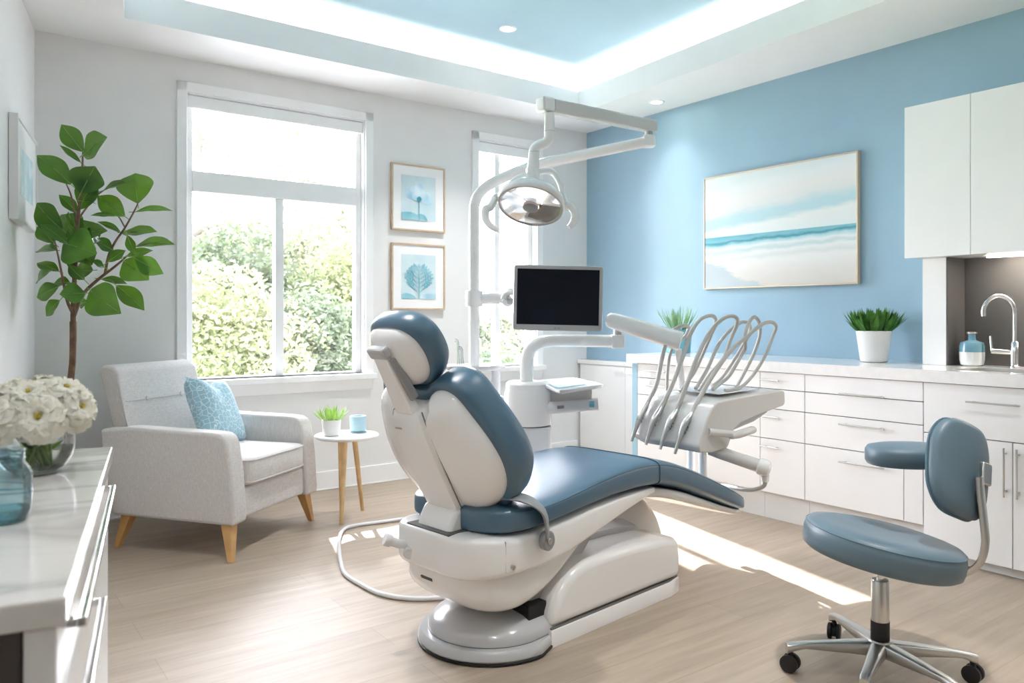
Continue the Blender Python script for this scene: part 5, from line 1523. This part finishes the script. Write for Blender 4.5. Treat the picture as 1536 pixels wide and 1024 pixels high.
# hand instruments with their hoses
INS = [
    (.363, [(-.033, .564), (-.004, .625), (.028, .679), (.055, .719), (.069, .740)], [(.131, .824), (.160, .93), (.172, .991), (.184, 1.056), (.210, 1.086), (.245, 1.102), (.290, 1.107), (.322, 1.094), (.300, 1.05), (.215, .998), (.175, .90), (.160, .792)],
     'silver dental handpiece hanging first from the left on the console, with its hose loop'),
    (.277, [(-.026, .559), (.0, .62), (.029, .673), (.055, .705), (.075, .728)], [(.148, .829), (.217, .956), (.261, 1.064), (.305, 1.13), (.360, 1.155), (.405, 1.148), (.410, 1.11), (.389, 1.06), (.366, 1.01), (.283, .888), (.207, .826), (.16, .792)],
     'silver dental handpiece hanging second from the left on the console, with its hose loop'),
    (.187, [(-.028, .551), (.0, .615), (.037, .675), (.060, .700), (.078, .722)], [(.135, .815), (.209, .946), (.274, 1.051), (.329, 1.116), (.396, 1.152), (.455, 1.148), (.462, 1.11), (.425, 1.04), (.385, .955), (.274, .865), (.20, .800)],
     'silver dental handpiece hanging third from the left on the console, with its hose loop'),
    (.099, [(-.029, .543), (.0, .605), (.036, .671), (.062, .695), (.081, .715)], [(.138, .787), (.229, .886), (.349, .995), (.44, 1.051), (.498, 1.093), (.569, 1.122), (.629, 1.122), (.668, 1.098), (.650, 1.05), (.593, .959), (.498, .875), (.383, .815), (.26, .806)],
     'silver dental handpiece hanging rightmost on the console, with the longest hose loop'),
]
for w_, body, hose, lab in INS:
    t = thing('dental_handpiece', lab, 'handpiece', MD @ Vector((-.03, w_, .56)), R(36.2), 'handpieces on the instrument console')
    sh = -.040
    P_ = [Vector((x + sh - (.004 if i < 3 else 0), w_, z)) for i, (x, z) in enumerate(body)]
    mb = MB(MD); mb.tube(P_, [.0066, .0098, .0155, .0138, .0105], 14, smooth=5); hb = mb.build('handpiece_body', 'alu', t, smooth=50)
    mb = MB(MD)
    for f in (.35, .5, .62):
        q = P_[1].lerp(P_[3], f); dq = (P_[3] - P_[1]).normalized()
        mb.lathe([(.0158, -.0014), (.0158, .0014)], M=Matrix.Translation(q + Vector((-.0006, 0, 0))) @ dq.to_track_quat('Z', 'Y').to_matrix().to_4x4(), n=14)
    mb.build('grip_ring', 'grey', hb)
    H_ = [P_[-1] + (P_[-2] - P_[-1]) * .2] + [Vector((x + sh * max(0, 1 - i * .3), w_ + .010 * math.sin(i * .9), z)) for i, (x, z) in enumerate(hose)]
    rr_ = [.0105] * 4 + [.0095] * 4 + [.0082] * (len(H_) - 8)
    mb = MB(MD); mb.tube(H_, rr_, 10, smooth=6); mb.build('hose', 'hose', t, smooth=60)
for w_, hose, lab in ((.235, [(.225, .806), (.26, .83), (.324, .895), (.402, 1.011), (.472, 1.077), (.554, 1.122), (.610, 1.118), (.632, 1.085), (.60, 1.02), (.448, .861), (.36, .810)], 'grey instrument hose arching between the third and second handpiece hoses'),
                      (.145, [(.24, .808), (.30, .83), (.379, .868), (.470, .97), (.483, 1.0), (.470, 1.06), (.495, 1.12), (.542, 1.150), (.590, 1.13), (.614, 1.084), (.602, 1.025), (.542, .944), (.44, .84), (.40, .812)], 'grey instrument hose arching between the third and rightmost handpiece hoses')):
    t = thing('instrument_hose', lab, 'hose', MD @ Vector((hose[0][0], w_, .78)), R(36.2), 'spare hoses on the instrument console')
    mb = MB(MD); mb.tube([Vector((x, w_ + .012 * math.sin(i * .8), z)) for i, (x, z) in enumerate(hose)], .0088, 10, smooth=6); mb.build('hose', 'hose', t, smooth=60)
# supply hose under the console
o = MB().tube([at(1148, 722, 3.41), at(1145, 729, 3.42), at(1132, 734, 3.45), at(1115, 734, 3.50), at(1100, 731, 3.58), at(1085, 728, 3.68), at(1060, 726, 3.79)], .0095, 10, smooth=6).build('supply_hose', 'hose')
tag(o, 'short grey supply hose curving from the console joint behind the foot of the chair', 'hose')

# ================================================================== STOOL
SX, SY = 1.187, 2.50
so = thing('stool', 'grey-blue upholstered dentist stool on a five-arm aluminium base', 'stool', (SX, SY, 0))
MS = Matrix.Translation((SX, SY, 0))
Mseat = MS @ Matrix.Translation((.006, 0, .412)) @ Matrix.Rotation(R(10), 4, 'Y')
SR = .241
mb = MB(Mseat); mb.lathe([(.10, -.050), (.20, -.050), (SR - .018, -.046), (SR - .004, -.036), (SR, -.020), (SR, .012), (SR - .004, .030), (SR - .014, .041), (SR - .05, .048), (.14, .046), (.06, .041), (.01, .040)], n=72); st = mb.build('seat', 'stool_vinyl', so, smooth=60)
mb = MB(Mseat); l = [Vector(((SR - .0045) * math.cos(2 * PI * k / 72), (SR - .0045) * math.sin(2 * PI * k / 72), .0315)) for k in range(73)]; mb.tube(l, .0019, 6, caps=False); mb.build('seat_seam', 'stool_seam', st)
MB(MS).rod((0, 0, .29), (0, 0, .375), .0115, None, 16).build('piston', 'chrome', so)
mb = MB(MS); mb.lathe([(.022, .168), (.0265, .170), (.0265, .300), (.024, .304)], n=28); mb.build('column', 'steel', so)
mb = MB(MS); mb.lathe([(.0285, .085), (.0285, .171)], n=28); mb.build('column_sleeve', 'black', so)
mb = MB(MS); mb.lathe([(.030, .058), (.040, .064), (.042, .100), (.036, .112)], n=28); mb.build('hub', 'alu', so)
for ang in (98, 177, 236, 290, 347):
    a = R(ang); d = Vector((math.cos(a), math.sin(a), 0)); s_ = Vector((-d.y, d.x, 0))
    rr_ = .285 if ang in (177,) else .27
    mb = MB(MS); rs = []
    for f, hw, zb, zt in ((.03, .026, .062, .108), (.10, .022, .068, .106), (.18, .018, .074, .101), (.24, .016, .078, .097), (rr_ - .012, .017, .070, .095), (rr_ + .012, .014, .060, .090)):
        rs.append([d * f + s_ * y + Vector((0, 0, z)) for y, z in sup(hw, (zt - zb) / 2, 4, 16, 0, (zb + zt) / 2)])
    mb.rings(rs); lg_ = mb.build('base_arm', 'alu', so, smooth=50)
    cw_ = d * rr_
    mb = MB(MS)
    ax = Matrix.Translation(cw_ + Vector((0, 0, .029))) @ (s_ * .8 + d * .6).to_track_quat('Z', 'Y').to_matrix().to_4x4()
    for z0 in (-.022, .006): mb.lathe([(.022, z0), (.028, z0 + .003), (.028, z0 + .013), (.022, z0 + .016)], M=ax, n=24)
    mb.lathe([(.019, -.008), (.019, .008)], M=ax, n=18)
    mb.rod(cw_ + Vector((0, 0, .03)), cw_ + Vector((0, 0, .066)), .009, None, 12)
    mb.build('caster', 'black', lg_, smooth=50)
# backrest
bcn = at(1443, 703, 2.44)
bn = Vector((.42, -.88, .22)).normalized()
up = (Vector((.42, 0, 1)) - bn * bn.dot(Vector((.42, 0, 1)))).normalized(); rt = up.cross(bn)
Mb = Matrix((rt, up, bn)).transposed().to_4x4(); Mb.translation = bcn
bo = ccw(smooth2([(0, .152), (.075, .142), (.116, .085), (.122, .0), (.112, -.085), (.070, -.142), (0, -.152), (-.070, -.142), (-.112, -.085), (-.122, 0), (-.116, .085), (-.075, .142)], 5))
def bkfn(u, v, h): return Vector((u, v, h - 1.1 * u * u))
mb = MB(Mb); mb.pad(bo, [(.012, -.030), (0, -.016), (0, .012), (.008, .022), (.02, .027)], bkfn, dome=.008, bdome=.012, rings=5); sb = mb.build('stool_backrest', 'stool_vinyl', so, smooth=60)
mb = MB(Mb); l = [bkfn(u * 1.002, v * 1.002, -.012) for u, v in bo]; mb.tube(l + [l[0]], .0042, 8, caps=False); mb.build('piping', 'stool_seam', sb)
pc = bcn + rt * .058 + up * -.005 + bn * .030
mb = MB(Mb); mb.box(.036, .078, -.036, .034, .010, .046); pt = mb.build('mount_plate', 'alu', so, smooth=40, bevel=.006, seg=3)
mb = MB(); mb.tube([at(1469, 715, 2.39), at(1471, 740, 2.385), at(1476, 785, 2.38), at(1478, 815, 2.38), at(1470, 843, 2.385), at(1450, 859, 2.40), at(1425, 866, 2.43), at(1385, 862, 2.46)], [.0215] * 6 + [.023, .026], 14, smooth=6, flat=(1, .38), up=Vector((.5, -.8, 0))); mb.build('back_bar', 'alu', so, smooth=50)
# arm pad
apc = at(1364, 681, 2.62)
mb = MB(Matrix.Translation(apc)); rs = []
for ins, z in ((.03, -.036), (.006, -.033), (0, -.022), (0, .014), (.008, .026), (.03, .032), (.08, .035)):
    rs.append([Vector((u, v, z)) for u, v in sup(.140 - ins, .105 - ins, 2.3, 56)])
mb.rings(rs); mb.build('arm_pad', 'stool_vinyl', so, smooth=60)
mb = MB(); mb.tube([apc + Vector((.05, 0, -.03)), apc + Vector((.09, -.09, -.04)), bcn - bn * .02 + rt * .0], [.012, .012, .012], 10, smooth=4); mb.build('arm_bracket', 'alu', so)

# ================================================================== OUTSIDE
def Wo(a, b, z): return W(a, b, z)
mb = MB(); mb.add([Wo(-30, -.4, -.9), Wo(30, -.4, -.9), Wo(30, -40, -.9), Wo(-30, -40, -.9), Wo(-30, -.4, -1.1), Wo(30, -.4, -1.1), Wo(30, -40, -1.1), Wo(-30, -40, -1.1)], [(0, 1, 2, 3), (7, 6, 5, 4), (0, 4, 5, 1), (1, 5, 6, 2), (2, 6, 7, 3), (3, 7, 4, 0)])
o = mb.build('garden_ground', 'lawn', None, smooth=0); o['kind'] = 'structure'
mb = MB(); mb.box(-12, 9, -4.6, -.3, -1.0, -.86, M=M_ROOM)  # bright slab added outside to bounce daylight up onto soffit and ceiling
o = mb.build('added_bounce_terrace', 'bounce_slab', None, smooth=0); o['kind'] = 'structure'
def garden_tree(label, a, b, blobs, mat, nleaf, lsize, trunk=None, group='trees outside the windows', seed=0, name='garden_tree', cat='tree', shell=.55):
    rnd = random.Random(seed)
    base = Wo(a, b, -.9)
    t = thing(name, label, cat, base, 0, group)
    mb = MB()
    blobs = [tuple(r) + (1.,) * (6 - len(r)) for r in blobs]
    tot = sum(r[3] ** 2 * r[5] for r in blobs)
    for (x, y, z, r, sq, dn) in blobs:
        c = Wo(a + x, b + y, z)
        for k in range(int(nleaf * r * r * dn / tot)):
            v = Vector((rnd.gauss(0, 1), rnd.gauss(0, 1), rnd.gauss(0, 1))).normalized()
            rr = r * (shell + (1 - shell) * rnd.random() ** .5) * (1 + .16 * math.sin(v.x * 7 + seed) * math.sin(v.y * 6 + v.z * 5))
            p = c + Vector((v.x * rr, v.y * rr, v.z * rr * sq))
            s_ = lsize * rnd.uniform(.6, 1.3)
            d = Vector((rnd.gauss(0, 1), rnd.gauss(0, 1), rnd.gauss(0, .7))).normalized()
            q = d.cross(Vector((rnd.gauss(0, 1), rnd.gauss(0, 1), rnd.gauss(0, 1)))).normalized()
            mb.add([p - d * s_, p + q * s_ * .45, p + d * s_, p - q * s_ * .45], [(0, 1, 2, 3)])
    mb.build('crown', mat, t, smooth=0)
    if trunk:
        mb = MB()
        for br in trunk:
            P_ = [Wo(a + x, b + y, z) for x, y, z, r in br]
            mb.tube(P_, [r for x, y, z, r in br], 9, smooth=5)
        mb.build('trunk', 'tree_bark', t)
    return t
TR = lambda h, r=.09: [[(0, 0, -.9, r * 1.2), (.03, 0, h * .4, r), (0, .03, h, r * .5)]]
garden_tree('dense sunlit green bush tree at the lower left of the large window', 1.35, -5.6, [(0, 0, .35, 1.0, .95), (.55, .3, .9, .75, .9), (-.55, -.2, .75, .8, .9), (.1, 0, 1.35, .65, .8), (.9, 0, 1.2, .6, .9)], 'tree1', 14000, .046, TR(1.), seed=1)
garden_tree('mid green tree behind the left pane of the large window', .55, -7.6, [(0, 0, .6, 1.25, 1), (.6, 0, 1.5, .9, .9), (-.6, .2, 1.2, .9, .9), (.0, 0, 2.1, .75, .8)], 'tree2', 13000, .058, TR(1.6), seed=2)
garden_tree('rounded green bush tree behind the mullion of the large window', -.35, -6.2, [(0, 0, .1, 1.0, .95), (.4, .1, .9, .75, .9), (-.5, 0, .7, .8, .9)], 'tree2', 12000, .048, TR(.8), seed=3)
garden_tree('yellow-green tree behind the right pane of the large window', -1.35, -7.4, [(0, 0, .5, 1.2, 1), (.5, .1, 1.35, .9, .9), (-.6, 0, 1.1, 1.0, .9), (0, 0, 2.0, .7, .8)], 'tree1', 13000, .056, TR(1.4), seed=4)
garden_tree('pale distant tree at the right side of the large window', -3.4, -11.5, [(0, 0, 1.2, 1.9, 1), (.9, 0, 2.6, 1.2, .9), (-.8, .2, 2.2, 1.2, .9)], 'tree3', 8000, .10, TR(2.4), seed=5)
garden_tree('tall pale tree with bare arching limbs and an added unseen crown screening sun from the large window', 1.75, -8.4, [(-.3, 0, 4.5, 1.3, .75), (-1.9, .2, 3.9, 1.3, .7), (.7, 0, 5.6, 1.2, .8), (-3.4, 0, 3.7, 1.3, .7), (-2.6, .3, 5.0, 1.2, .7), (.2, 0, 3.2, .7, .7), (-.9, 0, 8.25, 1.1, .7, 2.2), (-1.55, .2, 8.1, 1.0, .7, 2.2), (-.25, -.2, 8.4, 1.1, .7, 2.2), (-.9, .3, 9.0, 1.2, .7, 2.2), (-.85, .1, 7.5, .8, .6, 2.6), (-.2, .2, 7.55, .9, .6, 2.6), (.35, 0, 7.3, .8, .7, 2.2)], 'tree3', 24000, .06,  # limbs and low blobs show; high crown blobs added unseen to block sun
            [[(0, 0, -.9, 0.240), (-.05, 0, 1.0, 0.192), (-.25, 0, 2.3, 0.160), (-.6, 0, 3.4, 0.112), (-.8, 0, 4.6, 0.064), (-.7, 0, 5.6, 0.032)],
             [(-.15, 0, 1.8, 0.128), (-.55, 0, 2.45, 0.096), (-1.15, 0, 2.75, 0.080), (-1.65, 0, 2.45, 0.056), (-1.95, 0, 1.75, 0.032)],
             [(-.5, 0, 3.1, 0.080), (-1.3, 0, 3.5, 0.056), (-2.2, 0, 3.6, 0.032), (-3.2, .1, 3.5, 0.019)],
             [(-.3, 0, 2.5, 0.080), (.2, 0, 3.4, 0.056), (.7, 0, 4.6, 0.032)]], seed=6, shell=.2)
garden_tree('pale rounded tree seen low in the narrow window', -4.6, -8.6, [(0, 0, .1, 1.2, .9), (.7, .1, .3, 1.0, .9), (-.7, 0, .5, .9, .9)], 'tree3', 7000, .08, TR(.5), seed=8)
garden_tree('soft green bush nearer the narrow window', -3.1, -6.4, [(0, 0, -.2, .9, .9), (.5, .1, .0, .7, .9), (-.5, 0, .05, .7, .9)], 'tree2', 6000, .06, TR(.2), seed=9)
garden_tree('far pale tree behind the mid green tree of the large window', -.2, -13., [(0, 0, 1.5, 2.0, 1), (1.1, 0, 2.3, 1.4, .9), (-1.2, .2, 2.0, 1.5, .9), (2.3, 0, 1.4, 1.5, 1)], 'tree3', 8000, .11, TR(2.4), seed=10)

# ================================================================== DAYLIGHT
w = bpy.data.worlds.new('sky'); SC.world = w; w.use_nodes = True
nt = w.node_tree
bg = nt.nodes['Background']
tc = node(nt, 'ShaderNodeTexCoord'); sep = node(nt, 'ShaderNodeSeparateXYZ')
nt.links.new(tc.outputs['Generated'], sep.inputs[0])
ramp = node(nt, 'ShaderNodeValToRGB')
ramp.color_ramp.elements[0].position = .0; ramp.color_ramp.elements[0].color = (1., .945, .985, 1)
ramp.color_ramp.elements[1].position = .6; ramp.color_ramp.elements[1].color = (.88, .89, 1, 1)
nt.links.new(sep.outputs['Z'], ramp.inputs['Fac'])
nt.links.new(ramp.outputs['Color'], bg.inputs['Color'])
bg.inputs['Strength'].default_value = SKY
sun = bpy.data.lights.new('sun', 'SUN'); sun.energy = SUN; sun.angle = R(.8); sun.color = (1, .965, .93)
sl = bpy.data.objects.new('sun', sun); COL.objects.link(sl)
trav = BX + AX * .22; trav = trav.normalized() * math.cos(R(35.5)) + Vector((0, 0, -math.sin(R(35.5))))
sl.rotation_euler = trav.to_track_quat('-Z', 'Y').to_euler()
for w_ in (W1, W2):
    ld = bpy.data.lights.new('window_portal', 'AREA'); ld.shape = 'RECTANGLE'; ld.size = w_[1] - w_[0]; ld.size_y = w_[3] - w_[2]
    ld.cycles.is_portal = True
    lo = bpy.data.objects.new('window_portal', ld); COL.objects.link(lo)
    zc = -BX
    lo.matrix_world = Matrix.Translation(W((w_[0] + w_[1]) / 2, -.155, (w_[2] + w_[3]) / 2)) @ Matrix((AX, zc.cross(AX), zc)).transposed().to_4x4()

# ================================================================== CAMERA
cd = bpy.data.cameras.new('camera'); cam = bpy.data.objects.new('camera', cd); COL.objects.link(cam)
cam.location = (0, 0, EYE); cam.rotation_euler = (PI / 2, 0, 0)
cd.sensor_fit = 'HORIZONTAL'; cd.sensor_width = 36; cd.lens = FPX * 36 / 1536
cd.shift_y = -36 / 1536
cd.clip_start = .02; cd.clip_end = 200
cd.dof.use_dof = True; cd.dof.focus_distance = 2.8; cd.dof.aperture_fstop = 5.6
SC.camera = cam
vs = SC.view_settings
vs.view_transform = 'Standard'; vs.look = 'None'; vs.gamma = 1; vs.use_curve_mapping = False
vs.exposure = EXPO
cy = SC.cycles
cy.max_bounces = 14; cy.diffuse_bounces = 6; cy.glossy_bounces = 6; cy.transmission_bounces = 10; cy.transparent_max_bounces = 24
cy.sample_clamp_indirect = 8
cy.use_denoising = True
cy.caustics_reflective = False; cy.caustics_refractive = False
